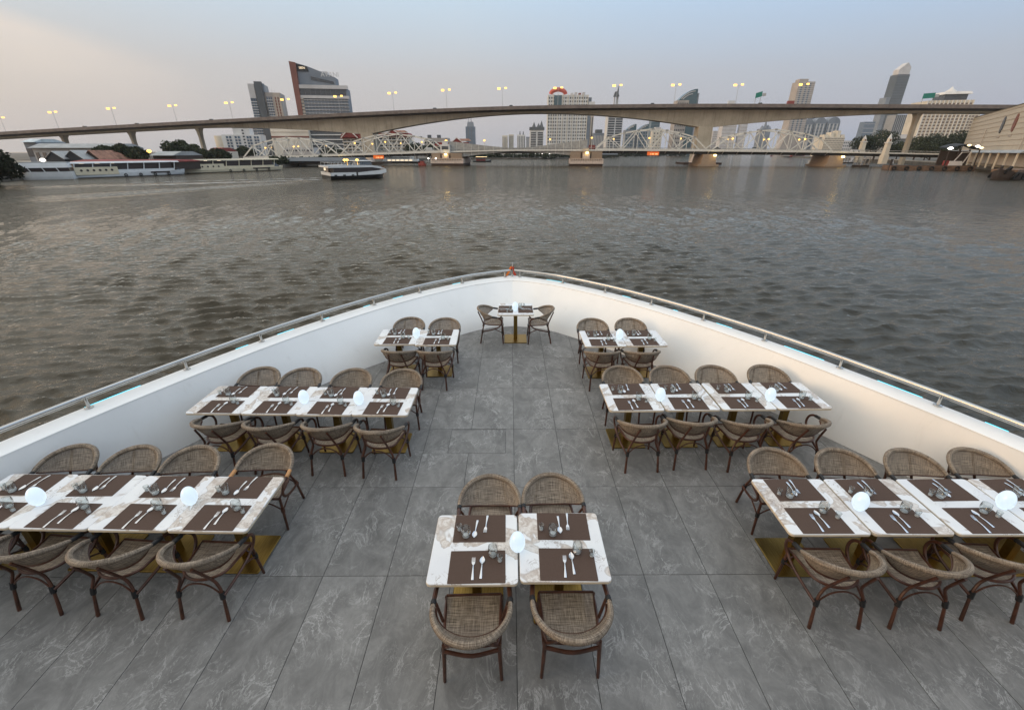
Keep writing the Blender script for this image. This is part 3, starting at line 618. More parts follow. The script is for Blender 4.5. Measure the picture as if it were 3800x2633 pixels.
def furnish():
    tp = make_table(); cp = make_chair('black_wrap'); cp2 = make_chair('tan_wrap'); cp3 = make_chair('black_wrap', True); fa = True; S = make_small(); ft = fc_ = True
    def put(name, key, x, y, z, rz, label, cat, group):
        o = tag(obj(name, S[key], None, (x, y, z), rz), label, cat, group)
        if key + '_base' in S: obj('glass_base', S[key + '_base'], o)
        return o
    def setting(x, y, rz, desc, jit):
        g = lambda a: jit.uniform(-a, a)
        c, s = math.cos(rz), math.sin(rz)
        w = lambda lx, ly: (x + lx * c - ly * s, y + lx * s + ly * c)
        mx, my = w(g(.006), 0); put('placemat', 'placemat', mx, my, TZ, rz + g(.03), 'brown leather placemat, ' + desc, 'placemat', 'placemats on the tables')
        z = TZ + .0031
        put('fork', 'fork', *w(-.038 + g(.013), -.034 + g(.014)), z, rz + g(.10) - .03, 'steel fork, ' + desc, 'fork', 'forks on the placemats')
        put('spoon', 'spoon', *w(.026 + g(.012), .004 + g(.016)), z, rz + g(.10) - .02, 'steel spoon, ' + desc, 'spoon', 'spoons on the placemats')
        put('tumbler', 'tumbler', *w(.100 + g(.022), .098 + g(.010)), z, g(3), 'clear tumbler, ' + desc, 'glass', 'tumblers on the tables')
        put('shot_glass', 'shot_glass', *w(.186 + g(.014), .050 + g(.03)), z, g(3), 'small shot glass, ' + desc, 'glass', 'shot glasses on the tables')
    jit = random.Random(5)
    first_t = first_c = True
    for row, tabs in TABLES.items():
        for i, (x, y, a) in enumerate(tabs):
            t = tp if first_t else copy_tree(tp); first_t = False
            lab = 'white marble table with brass base, ' + ('lone one at the bow' if row == 'B' else which(row, i) + ', ' + ROW[row])
            place(t, (x, y, 0), R(a), lab, 'marble dining tables')
            if row == 'B':
                t.scale = (1.04, 1.04, 1)
                setting(x - .20, y - .03, R(-90), 'grey-shaded side of the lone bow table', jit); setting(x + .20, y - .03, R(90), 'cream side of the lone bow table', jit)
            else:
                off = .03 if row in 'A' else (.015 if x < 0 else -.015)
                q = Vector((math.sin(-R(a)), math.cos(R(a))))
                setting(x + off - q.x * .192, y - q.y * .192, R(a), 'near setting, ' + which(row, i) + ', ' + ROW[row], jit)
                setting(x + off + q.x * .192, y + q.y * .192, R(a) + math.pi, 'far setting, ' + which(row, i) + ', ' + ROW[row], jit)
    for row, (near, far) in CHAIRS.items():
        for side, lst in (('near', near), ('far', far)):
            for i, (x, y) in enumerate(lst):
                tan = row == 'G' and side == 'far' and i == 0
                if tan: c = cp2
                elif row == 'A': c = cp3 if fa else copy_tree(cp3); fa = False
                else: c = cp if first_c else copy_tree(cp); first_c = False
                rz = (R(ROTN[row][i]) if side == 'near' else math.pi + R(ROTF[row][i]))
                lab = 'woven armchair with tan arm wrapping, far side of the ' + ROW[row] if tan else f'{"low " if row == "A" else ""}woven armchair, {side} side, {which(row, i)}, {ROW[row]}'
                place(c, (x, y - (.075 if side == 'far' else 0.0), .001), rz, lab, 'woven armchairs round the tables')
    for sgn, x, y, d in ((1, -.43, 8.585, 'grey-shaded'), (-1, .545, 8.555, 'cream')):
        place(copy_tree(cp), (x, y, .001), R(-90 * sgn), f'woven armchair on the {d} side of the lone bow table, seen from the side', 'woven armchairs round the tables')
    EGG = [(-.005, 2.585, 'on the joint of the centre table pair'), (-4.375, 3.12, 'nearest row by the grey-shaded bulwark, farther from the aisle'), (-2.985, 3.12, 'nearest row by the grey-shaded bulwark, nearer the aisle'), (3.08, 3.02, 'nearest row by the cream bulwark, nearer the aisle'),
           (4.40, 3.03, 'nearest row by the cream bulwark, farther from the aisle'), (-2.70, 4.90, 'middle row by the grey-shaded bulwark, farther from the aisle'), (-1.99, 4.87, 'middle row by the grey-shaded bulwark, nearer the aisle'),
           (1.88, 4.94, 'middle row by the cream bulwark, nearer the aisle'), (3.30, 4.93, 'middle row by the cream bulwark, farther from the aisle'), (-1.68, 7.08, 'two-table row by the grey-shaded bulwark'), (1.82, 7.0, 'two-table row by the cream bulwark'), (.045, 8.50, 'on the lone bow table')]
    for x, y, d in EGG: tag(obj('egg_lamp', S['egg'], None, (x, y, TZ + .0005)), 'lit white egg lamp, ' + d, 'lamp', 'egg lamps on the tables')
furnish()
# ------------------------------------------------------------------ materials of the river scene
def far_materials():
    b = NB('bridge_concrete'); v = b.coord(); f = b.noise(b.mapping(v, (1, 1, 1)), .12, 5, .6); st = b.noise(b.mapping(v, (1.0, 1.0, .06)), .55, 5, .65)
    seg = b.n('ShaderNodeTexWave'); seg.wave_type = 'BANDS'; seg.bands_direction = 'X'; seg.inputs['Scale'].default_value = .079; seg.inputs['Distortion'].default_value = 0; b.L.new(v, seg.inputs[0])
    col = b.mix(b.step(f, .3, .7), (.38, .335, .265), (.50, .45, .365)); col = b.mix(b.math('MULTIPLY', b.step(st, .52, .72), .45), col, (.20, .165, .13))
    col = b.mix(b.math('MULTIPLY', b.step(seg.outputs['Fac'], .985, 1.0), .35), col, (.22, .18, .15)); b.done(col, .85, 0, .3)
    paint('bridge_deck', (.17, .14, .125), .8, 0, .2, .4, .4); paint('bridge_soffit_shade', (.075, .058, .050), .9, 0, .2, .4, .4); paint('asphalt', (.055, .055, .057), .9)  # soffit concrete made darker: the shade under the deck is in its colour
    paint('truss_white', (.70, .68, .62), .6, 0, .15, 2.0, .35); paint('truss_grey', (.36, .35, .33), .7, 0, .2, .8, .4); paint('dark_steel', (.04, .036, .034), .7)
    b = NB('pier_stone'); v = b.coord(); br = b.n('ShaderNodeTexBrick'); b.L.new(b.mapping(v, (1, 1, 1), (R(90), 0, 0)), br.inputs[0]); br.inputs['Scale'].default_value = .55; br.inputs['Color1'].default_value = (.36, .26, .18, 1); br.inputs['Color2'].default_value = (.29, .21, .15, 1); br.inputs['Mortar'].default_value = (.2, .15, .11, 1); br.inputs['Mortar Size'].default_value = .02
    f = b.noise(v, .5, 5, .6); b.done(b.mix(b.math('MULTIPLY', f, .4), br.outputs[0], (.42, .33, .25)), .9, 0, .2)
    paint('pier_band', (.62, .50, .42), .8, 0, .15, 1.2, .3); paint('pier_foot', (.06, .035, .025), .9)
    glow('lamp_gold', (1.0, .58, .14), 2.6); glow('lamp_warm', (1.0, .78, .42), 3.0); glow('lamp_white', (1.0, .95, .85), 4.0); glow('flood_yellow', (1.0, .74, .26), 9.0); glow('board_orange', (1.0, .17, .02), .55); glow('board_text', (1.0, .50, .20), 1.2); glow('window_light', (1.0, .80, .55), 1.2)
    for n, c in (('wall_cream', (.66, .60, .50)), ('wall_white', (.68, .67, .65)), ('wall_grey', (.34, .34, .34)), ('wall_pale', (.55, .53, .52)), ('wall_taupe', (.40, .355, .32)), ('wall_dark', (.10, .11, .12)), ('wall_brown', (.21, .085, .065)), ('wall_slate', (.20, .225, .26)), ('wall_tan', (.48, .41, .34)), ('podium_cream', (.70, .64, .55))):
        paint(n, c, .8, 0, .12, .05, .25)
    for n, c in (('glass_dark', (.045, .052, .062)), ('glass_teal', (.045, .095, .115)), ('glass_blue', (.10, .14, .19)), ('glass_grey', (.09, .10, .115)), ('glass_bronze', (.17, .13, .105))):
        b = NB(n); f = b.noise(b.shifted(), .15, 3, .5); b.done(b.mix(f, tuple(x * .7 for x in c), tuple(x * 1.4 for x in c)), .12, 0, .8)
    paint('tower_dark', (.045, .058, .068), .55, 0, .2, .05); paint('roof_red', (.22, .030, .024), .7, 0, .25, .4, .3); paint('roof_trim', (.72, .66, .60), .7); paint('roof_tin', (.30, .31, .31), .55, .1, .2, .3, .4); paint('roof_rust', (.26, .13, .085), .8, 0, .45, .5, .5); paint('roof_pale', (.50, .56, .58), .5, 0, .2, .3, .3)
    paint('shed_dark', (.035, .04, .045), .9); paint('ring_red', (.55, .10, .06), .5, 0, .1, .2)
    b = NB('corrugated_wall'); v = b.coord(); wv = b.n('ShaderNodeTexWave'); wv.bands_direction = 'Z'; wv.inputs['Scale'].default_value = .35; wv.inputs['Distortion'].default_value = .3; b.L.new(v, wv.inputs[0]); st = b.noise(b.mapping(v, (.5, .5, .08)), 1.0, 5, .6)
    col = b.mix(b.math('MULTIPLY', wv.outputs['Fac'], .25), (.52, .47, .39), (.44, .40, .33)); col = b.mix(b.math('MULTIPLY', b.step(st, .5, .75), .3), col, (.33, .29, .24)); b.done(col, .85)
    b = NB('tree_leaf'); r = b.n('ShaderNodeTexNoise'); b.L.new(b.shifted('Object', 90), r.inputs[0]); r.inputs['Scale'].default_value = .8; r.inputs['Detail'].default_value = 3
    b.done(b.mix(b.step(r.outputs['Fac'], .35, .68), (.014, .022, .010), (.042, .056, .022)), .7, 0, .3)
    b = NB('tree_leaf_dark'); r = b.noise(b.coord(), .8, 3, .5); b.done(b.mix(b.step(r, .35, .68), (.010, .014, .008), (.026, .034, .016)), .8, 0, .2)
    b = NB('tree_leaf_light'); r = b.noise(b.shifted('Object', 90), .8, 3, .5); b.done(b.mix(b.step(r, .35, .68), (.028, .038, .015), (.068, .08, .032)), .7, 0, .3)
    paint('bark', (.07, .055, .042), .9); paint('twig', (.22, .18, .16), .9)
    paint('boat_white', (.70, .71, .71), .35, 0, .06, .5, .15); paint('boat_cream', (.70, .61, .44), .45, 0, .08, .5, .2); paint('boat_black', (.014, .014, .016), .35); paint('boat_dark', (.03, .022, .022), .3, 0, .2, 1, 0, .6); paint('boat_red', (.24, .035, .03), .6); paint('rubber', (.012, .012, .012), .8); paint('pontoon_rust', (.16, .10, .065), .85, 0, .4, .6, .5); paint('wood_dark', (.05, .035, .028), .9); paint('ground_soil', (.12, .105, .085), .95, 0, .3, .2); paint('quay_concrete', (.33, .30, .26), .9, 0, .2, .4, .5)
    paint('sign_green', (.02, .20, .15), .5, 0, .1); paint('sign_grey', (.40, .40, .40), .6); paint('car_dark', (.03, .03, .035), .3, .3); paint('car_white', (.6, .6, .6), .3); paint('car_red', (.25, .05, .04), .35)
far_materials()

# ------------------------------------------------------------------ river banks
def bank(name, pts, z1, mat='ground_soil'):
    o = MB().prism(pts, WZ - 2.0, z1).build(name, M[mat]); return struct(o)
bank('left_bank', [(-420, 60), (-136, 60), (-135, 112), (-141, 128), (-148, 150), (-132, 185), (-122, 240), (-116, 300), (-108, 380), (-96, 450), (-62, 500), (-20, 512), (-20, 900), (-900, 900), (-900, 60)][::-1], GZ)
bank('far_bank', [(-20, 512), (30, 520), (70, 560), (120, 690), (190, 860), (300, 1000), (420, 1120), (700, 1300), (700, 2600), (5600, 6200), (-4200, 6200), (-1500, 900.5), (-20, 900.5)][::-1], GZ - .02)
bank('right_bank', [(320, 60), (188, 80), (196, 150), (212, 205), (236, 245), (262, 300), (288, 352), (330, 470), (430, 760), (600, 1050), (1600, 1600), (1600, 60)], GZ)
MB().prism([(236.5, 244), (262, 299), (288, 351), (332, 470), (338, 468), (294, 348), (268, 296), (242, 241)], GZ - .5, GZ + .55).build('quay_wall', M['quay_concrete'], bpy.data.objects['right_bank'])

# ------------------------------------------------------------------ high concrete bridge (box girder, haunched over the main piers)
RC, RS, RX, RD = .99415, .1080, 13.99, 334.16
TOP = [(-700, 4), (-520, 12), (-405, 16.8), (-350, 19.3), (-240, 23.6), (-107, 28.5), (-12, 31.2), (106, 31.3), (238, 29.6), (300, 28.9), (420, 27), (600, 22)]
def rp(T, n, z): return (RX + T * RC + n * RS, RD - T * RS + n * RC, z)       # n: metres across, away from us
def rT(x, y):
    r = ray(x, y); return (r.x * RD - RX + CAM.x) / (RC + r.x * RS)
def depth(T):
    d = min(abs(T + 113), abs(T - 113)); e = max(0.0, 1 - d / 113.0); return 2.8 + 9.2 * e ** 1.9 if -113 <= T <= 113 else 2.8 + 9.2 * max(0, 1 - d / 128.0) ** 1.6
hb = thing('concrete_bridge', 'high concrete box-girder bridge arching across the whole river', 'bridge')
Ts = sorted(set(list(np.arange(-700, 601, 20.0)) + list(np.arange(-250, 251, 6.0)) + [-113.0, 113.0]))
ut = np.arange(-700, 601, 5.0); uz = np.interp(ut, [p[0] for p in TOP], [p[1] - 1.9 for p in TOP]); kz = np.hanning(33); uz = np.convolve(np.pad(uz, 16, mode='edge'), kz / kz.sum(), 'valid')
TOPS = list(zip(ut.tolist(), uz.tolist()))
topz = lambda T: lerp_tab(TOPS, T)
MB().grid([[rp(t, n, topz(t) + dz) for n, dz in ((-11.6, -.75), (-11.6, 0), (11.6, 0), (11.6, -.75), (4.6, -1.7), (-4.6, -1.7))] for t in Ts], True).build('deck_slab', M['bridge_soffit_shade'], hb)  # slab colour carries the painted shade band below the overhang
MB().grid([[rp(t, n, topz(t) - dz) for n, dz in ((-4.8, 1.5), (4.8, 1.5), (4.2, depth(t)), (-4.2, depth(t)))] for t in Ts], True).build('box_girder', M['bridge_concrete'], hb)
for n in (-11.5, 11.5): MB().grid([[rp(t, n + a, topz(t) + dz) for a, dz in ((-.22, -.9), (-.22, 1.05), (.22, 1.05), (.22, -.9))] for t in Ts], True).build('parapet', M['bridge_deck'], hb)
for T in (-113, 113):
    mb = MB(); zt = topz(T) - depth(T) + 1.0; P = []
    for z, a, b_ in ((WZ - 3, 4.6, 6.5), (zt, 4.3, 5.5)): P.append([rp(T + i * a, j * b_, z) for i, j in ((-1, -1), (1, -1), (1, 1), (-1, 1))])
    mb.grid(P, True).build('pier', M['bridge_concrete'], hb)
    cap = MB(); cap.grid([[rp(T + i * a, j * b_, z) for i, j in ((-1, -1), (1, -1), (1, 1), (-1, 1))] for z, a, b_ in ((WZ - 2, 12, 11), (WZ + 1.2, 12, 11))], True); cap.f.append((4, 5, 6, 7)); cap.build('pile_cap', M['pier_foot'], hb)
    bl = MB(); bl.grid([[rp(T - 1.5 + i * a, -9 + j * b_, z) for i, j in ((-1, -1), (1, -1), (1, 1), (-1, 1))] for z, a, b_ in ((WZ + 1.2, 6.0, 3.0), (WZ + 6.2, 4.2, 2.2))], True); bl.f.append((4, 5, 6, 7)); bl.build('fender_block', M['pier_band'], hb)
    fl_ = MB().box(rp(T - 2, -13.2, WZ + 1.9), (2.2, .8, .7)).build('flood_lamp', M['flood_yellow'], hb)
for x, y in ((234, 500), (486, 488), (737, 474), (3405, 424), (-60, 500), (3960, 430)):
    T = rT(x, y); zt = topz(T) - depth(T) + .1; mb = MB(); P = []
    for z, a, b_ in ((GZ - 2, .95, 1.5), (zt - 6, .85, 1.5), (zt - 2.0, 1.1, 1.9), (zt, 1.7, 2.6)): P.append([rp(T + i * a, j * b_, z) for i, j in ((-1, -1), (1, -1), (1, 1), (-1, 1))])
    mb.grid(P, True).build('pier', M['bridge_concrete'], hb)
def bridge_lamp():
    t = thing('street_lamp', 'x', 'street lamp')
    MB().tube([(0, 0, 0), (0, 0, 10.2)], [.14, .09], 6).build('pole', M['sign_grey'], t)
    MB().tube([(-2.0, -.3, 10.35), (0, 0, 10.1), (2.0, .3, 10.35)], .06, 6).build('arm', M['sign_grey'], t)
    for s, sx in ((-1, 1.25), (1, .95)): MB().box((2.2 * s, .3 * s, 10.4 + .15 * s), (1.5 * sx, .8, .75 * sx), .3).build('lamp_head', M['lamp_gold'], t)
    return t
LAMPN = 'first second third fourth fifth sixth seventh eighth ninth tenth eleventh twelfth thirteenth fourteenth fifteenth sixteenth seventeenth eighteenth nineteenth twentieth twenty-first twenty-second twenty-third twenty-fourth twenty-fifth'.split()
LX = [(0, 437), (195, 416), (412, 402), (640, 392), (850, 381), (1058, 369), (1255, 357), (1456, 345), (1655, 334), (1864, 328), (2072, 326), (2292, 317), (2510, 315), (2742, 315), (2985, 313)]
lamp0 = bridge_lamp()
for i, (x, y) in enumerate(LX):
    T = rT(x, y); z0 = topz(T); r = ray(x, y); D = RD - T * RS; zt = CAM.z + r.z * D
    o = lamp0 if i == 0 else copy_tree(lamp0)
    place(o, rp(T, 0, z0 - .02), -math.atan2(RS, RC), LAMPN[i] + ' twin-headed street lamp from the left on the concrete bridge', 'street lamps on the concrete bridge'); o.scale = (1, 1, max(.6, (zt - z0) / 10.4))
for i, (x, y, mt, d) in enumerate(((350, 470, 'car_red', 'red car far left on the concrete bridge'), (541, 462, 'car_dark', 'dark car on the concrete bridge above its left piers'), (812, 447, 'car_dark', 'dark car on the concrete bridge left of the grey tower'), (1625, 402, 'car_dark', 'dark car on the concrete bridge over its left haunch'), (1902, 393, 'car_dark', 'dark car on the concrete bridge at midspan'), (2195, 388, 'car_white', 'white van on the concrete bridge beside the red-crowned block'), (2415, 386, 'car_dark', 'dark car on the concrete bridge near the teal crescent tower'), (2700, 384, 'car_white', 'white lorry on the concrete bridge by the green sign'), (2805, 386, 'car_dark', 'dark car under the slanted green sign'), (2915, 384, 'car_red', 'red-brown lorry on the concrete bridge near the curved tower'))):
    T = rT(x, y); z = topz(T); c = thing('car', d, 'car', rp(T, -7.2, z + .02), -math.atan2(RS, RC)); big = 'lorry' in d or 'van' in d
    MB().box((0, 0, .75), (5.4 if big else 4.3, 1.8, 1.1), 0, (.96, .95)).build('body', M[mt], c); MB().box((-.2, 0, (2.15 if big else 1.62)), (3.9 if big else 2.4, 1.7, 1.7 if big else .65), 0, (.96 if big else .7, .9)).build('cabin', M[mt if big else 'glass_dark'], c)
    for sx in (-1, 1): MB().box((sx * 1.4, -.8, .32), (.62, .2, .62)).build('wheel', M['rubber'], c)
for x0, x1, y0, y1, d, tilt in ((2799, 2820, 342, 362, 'small slanted green road sign on a gantry over the concrete bridge', .5), (3418, 3456, 345, 366, 'wide green road sign on a gantry at the right of the concrete bridge', .22)):
    T = rT((x0 + x1) / 2, 386); D = RD - T * RS; w = (x1 - x0) / 1801 * D; h = 16 / 1801 * D; z = topz(T); zc = CAM.z + ray((x0 + x1) / 2, (y0 + y1) / 2).z * D
    s = thing('road_sign', d, 'road sign', rp(T, 0, z), -math.atan2(RS, RC)); zc -= z
    MB().slab_y([(-w / 2, zc - h / 2 - tilt), (w / 2, zc - h / 2 + tilt), (w / 2, zc + h / 2 + tilt), (-w / 2, zc + h / 2 - tilt)], -.15, .15).build('panel', M['sign_green'], s)
    MB().slab_y([(w / 2 + .2, zc - .9), (w / 2 + 2.4, zc - .7), (w / 2 + 2.4, zc + .9), (w / 2 + .2, zc + .7)], -.1, .1).build('side_panel', M['sign_grey'], s)
    for px_ in (-w / 2 + .4, w / 2 - .4): MB().tube([(px_, .3, 0), (px_, .3, zc)], .16, 6).build('post', M['sign_grey'], s)

# ------------------------------------------------------------------ low truss bridge with a bascule span
TC, TS, TX, TD = .99437, .10592, -41.35, 302.1
DZ = [(-420, -3.4), (-260, -2.2), (-130, -.4), (-65, 1.6), (0, 3.5), (43, 4.5), (110, 4.5), (155, 4.2), (226, 3.5), (252, 3.0), (330, 1.6), (520, -1.0)]
dz_ = lambda T: lerp_tab(DZ, T)
def tp_(T, n, z): return (TX + T * TC + n * TS, TD - T * TS + n * TC, z)
def tT(x, y):
    r = ray(x, y); return (r.x * TD - TX + CAM.x) / (TC + r.x * TS)
tb = thing('truss_bridge', 'low white steel truss bridge with stone bascule piers crossing the river', 'bridge')
tr = np.arange(-420, 521, 10.0)
MB().grid([[tp_(t, n, dz_(t) + d) for n, d in ((-9.2, -.55), (-9.2, 0), (9.2, 0), (9.2, -.55))] for t in tr], True).build('deck_slab', M['asphalt'], tb)
for n in (-9.3, 9.3): MB().grid([[tp_(t, n + a, dz_(t) + d) for a, d in ((-.12, -.62), (-.12, .12), (.12, .12), (.12, -.62))] for t in tr], True).build('kerb_fascia', M['truss_white'], tb)
for n in (-9.0, 9.0):
    MB().grid([[tp_(t, n + a, dz_(t) + d) for a, d in ((-.05, .95), (-.05, 1.1), (.05, 1.1), (.05, .95))] for t in tr], True).build('rail', M['truss_grey'], tb)
for n in (-7.0, 0.0, 7.0): MB().grid([[tp_(t, n + a, dz_(t) + d) for a, d in ((-.25, -2.0), (-.25, -.56), (.25, -.56), (.25, -2.0))] for t in tr], True).build('floor_girder', M['dark_steel'], tb)
brk = MB().beam((0, -9.1, -.62), (0, -6.9, -1.9), .35, .5).mesh('bracket', M['truss_grey'])
for t in np.arange(-128, 0, 8.0).tolist() + np.arange(93, 228, 8.0).tolist():
    o = obj('bracket', brk, tb, tp_(t, 0, dz_(t)), -math.atan2(TS, TC))
HT = [0, 6.4, 8.4, 9.7, 10.4, 9.7, 8.4, 6.4, 0]
def truss(T0, T1, hs=1.0):
    sp = bpy.data.objects.new('truss_span', None); COL.objects.link(sp); sp.parent = tb; k = len(HT) - 1
    for n in (-7.6, 7.6):
        B = [tp_(T0 + (T1 - T0) * i / k, n, dz_(T0 + (T1 - T0) * i / k) + .35) for i in range(k + 1)]; U = [(p[0], p[1], p[2] + h * hs) for p, h in zip(B, HT)]
        ch = MB()
        for i in range(k): ch.beam(U[i], U[i + 1], .55, .65)
        ch.build('top_chord', M['truss_white'], sp); ch = MB()
        ch.beam(B[0], B[-1], .45, .6).build('bottom_chord', M['truss_white'], sp)
        for i in range(1, k):
            MB().beam(B[i], U[i], .30).build('vertical', M['truss_white'], sp); MB().box((U[i][0], U[i][1], U[i][2] + .1), (1.5, .8, .75)).build('gusset', M['truss_grey'], sp)
        for i in range(1, k - 1):
            if i % 2: MB().beam(U[i], B[i + 1], .44).build('diagonal', M['truss_white'], sp)
            else: MB().beam(B[i], U[i + 1], .44).build('diagonal', M['truss_white'], sp)
    for i in range(1, k):
        a = tp_(T0 + (T1 - T0) * i / k, -7.6, 0); c = tp_(T0 + (T1 - T0) * i / k, 7.6, 0); z = dz_(T0 + (T1 - T0) * i / k) + .35 + HT[i] * hs
        MB().beam((a[0], a[1], z), (c[0], c[1], z), .25, .3).build('cross_beam', M['truss_white'], sp)
for a, b_ in ((-128, -65), (-63, 0), (93, 156), (159, 224)): truss(a, b_)
# bascule leaves: plate girders that taper to the middle
for n in (-8.2, 8.2):
    for T0, T1 in ((6, 46.2), (88, 46.8)):
        k = 9; up = []; lo = []
        for i in range(k + 1):
            s = i / k; t = T0 + (T1 - T0) * s; up.append((t, dz_(t) + 4.6 * (1 - s) ** 1.3 + .9)); lo.append((t, dz_(t) - 3.0 * (1 - s) ** 1.4 - .9))
        mb = MB(); rows = [[tp_(t, n + a, z) for a, z in ((-.3, zl), (-.3, zu), (.3, zu), (.3, zl))] for (t, zu), (_, zl) in zip(up, lo)]
        lf = mb.grid(rows, True).build('bascule_leaf', M['truss_grey'], tb)
        for i in range(1, k): t = up[i][0]; MB().beam(tp_(t, n - .4, lo[i][1]), tp_(t, n - .4, up[i][1]), .22, .2).build('stiffener', M['truss_white'], lf)
# stone piers of the bascule, floodlit
def stone_pier(Tc, hl, hr, cabin):
    pr = bpy.data.objects.new('stone_pier', None); COL.objects.link(pr); pr.parent = tb; z0 = WZ; z1 = dz_(Tc) - .9; hn = 11.5
    def blk(a0, a1, n0, n1, za, zb, mt, nm):
        mb = MB(); mb.grid([[tp_(Tc + a, n, z) for a, n in ((a0, n0), (a1, n0), (a1, n1), (a0, n1))] for z in (za, zb)], True); mb.f += [(4, 5, 6, 7)]; return mb.build(nm, M[mt], pr)
    blk(-hl, hr, -hn, hn, z0 + 3.9, z1, 'pier_stone', 'upper_block'); blk(-hl - .6, hr + .9, -hn - .7, hn + .7, z0 + 1.2, z0 + 3.9, 'pier_band', 'light_band'); blk(-hl - .3, hr + .6, -hn - .4, hn + .4, z0 - 3, z0 + 1.2, 'pier_foot', 'foot')
    for k in range(18): blk(-hl + (hl + hr) * (k + .25) / 18, -hl + (hl + hr) * (k + .75) / 18, -hn - .95, -hn - .7, z0 + 3.0, z0 + 3.8, 'pier_stone', 'dentil')
    blk(-2.4, 1.6, -hn - .8, -hn, z0 + 3.9, z1 - 1.2, 'pier_band', 'pilaster'); blk(-3.6, -2.7, -hn - .05, -hn + .3, z0 + 4.2, z1 - .4, 'pier_foot', 'slot'); blk(1.9, 2.6, -hn - .05, -hn + .3, z0 + 4.2, z1 - .4, 'pier_foot', 'slot')
    blk(-.7, .7, -hn - 1.7, -hn - 1.0, z1 - 1.1, z1 - .3, 'flood_yellow', 'flood_lamp')
    if cabin:
        blk(-3.4, 2.2, -11, -6, z1 + .1, z1 + 4.6, 'wall_white', 'control_cabin'); blk(-2.6, 1.4, -11.1, -10.9, z1 + 1.9, z1 + 3.7, 'glass_dark', 'cabin_window'); blk(-2.4, .6, -10, -7, z1 + 4.6, z1 + 6.6, 'wall_pale', 'cabin_roof')
    else: blk(-2.2, 1.2, -11, -7, z1 + .1, z1 + 1.6, 'wall_taupe', 'machine_box')
stone_pier(4.5, 9.0, 9.5, True); stone_pier(88.0, 9.5, 8.8, False)
for T, lit in ((-64, 1), (-130, 0), (157.5, 1), (226, 1)):
    P = [[tp_(T + i * a, j * b_, z) for i, j in ((-1, -1), (1, -1), (1, 1), (-1, 1))] for z, a, b_ in ((WZ - 3, 5.6, 11), (WZ + 1.0, 5.6, 11), (WZ + 1.0, 4.2, 10), (dz_(T) - 2.0, 3.4, 9.6))]
    mb = MB().grid(P, True); mb.f.append((12, 13, 14, 15)); pr = mb.build('truss_pier', M['pier_stone'], tb)
    if lit: MB().box(tp_(T + 2.5, -11.4, dz_(T) - 2.6), (1.3, .7, .9)).build('flood_lamp', M['flood_yellow'], pr)
for i, x in enumerate((1425, 2412)):
    T = tT(x, 570); bx_ = thing('message_board', ('orange lit message board hung on the truss bridge left of the bascule', 'orange lit message board hung on the truss bridge right of the bascule')[i], 'sign', tp_(T, -9.8, dz_(T) - 1.9), -math.atan2(TS, TC))
    MB().box((0, 0, 0), (6.6, .3, 1.9)).build('panel', M['board_orange'], bx_)
    for k, (a, w) in enumerate(((-1.4, .5), (-.1, 1.3), (1.9, 1.5))): MB().box((a, -.17, -.25), (w, .06, .6)).build('lit_word', M['board_text'], bx_)
def globe_lamp():
    t = thing('globe_lamp', 'x', 'street lamp'); MB().tube([(0, 0, 0), (0, 0, 6.4)], [.13, .09], 6).build('pole', M['truss_white'], t); MB().lathe([(.05, -.5), (.4, -.38), (.55, 0), (.4, .36), (.05, .45)], 8, (0, 0, 6.7)).build('globe', M['lamp_gold'], t); return t
GL = [(977, 547), (1015, 549), (1080, 543), (1117, 545), (1187, 540), (1338, 532), (1362, 533), (1448, 528), (1471, 531), (1580, 528), (1645, 521), (1666, 523), (1790, 520), (1805, 523), (2040, 516), (2193, 513), (2283, 515), (2400, 514), (2540, 513), (2700, 516), (2722, 515), (2829, 518), (2857, 517), (2960, 518), (2993, 517)]
g0 = globe_lamp()
for i, (x, y) in enumerate(GL):
    T = tT(x, y); D = TD - T * TS; z = CAM.z + ray(x, y).z * D; o = g0 if i == 0 else copy_tree(g0); place(o, tp_(T, (-8.6 if i % 2 else 8.6), dz_(T)), 0, LAMPN[i] + ' yellow globe lamp from the left on the truss bridge', 'globe lamps on the truss bridge'); o.scale = (1, 1, max(.5, (z - dz_(T)) / 6.7))
for i, (x, mt, d) in enumerate(((1010, 'car_white', 'pale car on the truss bridge, leftmost'), (1600, 'car_white', 'pale van on the truss bridge beside the control cabin'), (2195, 'car_red', 'reddish lorry on the truss bridge right of the bascule'), (2650, 'car_dark', 'dark car on the truss bridge in the right-hand truss'), (2790, 'car_white', 'white car on the truss bridge in the right-hand truss'), (3160, 'car_white', 'white car on the truss bridge beyond its last truss'))):
    T = tT(x, 556); c = thing('car', d, 'car', tp_(T, -4.0, dz_(T) + .01), -math.atan2(TS, TC)); big = 'lorry' in d or 'van' in d
    MB().box((0, 0, .75), (5.4 if big else 4.3, 1.8, 1.0), 0, (.96, .95)).build('body', M[mt], c); MB().box((-.2, 0, (1.9 if big else 1.55)), (3.9 if big else 2.4, 1.7, 1.3 if big else .6), 0, (.96 if big else .7, .9)).build('cabin', M[mt if big else 'glass_dark'], c)
    for sx in (-1, 1): MB().box((sx * 1.4, -.8, .32), (.62, .2, .62)).build('wheel', M['rubber'], c)

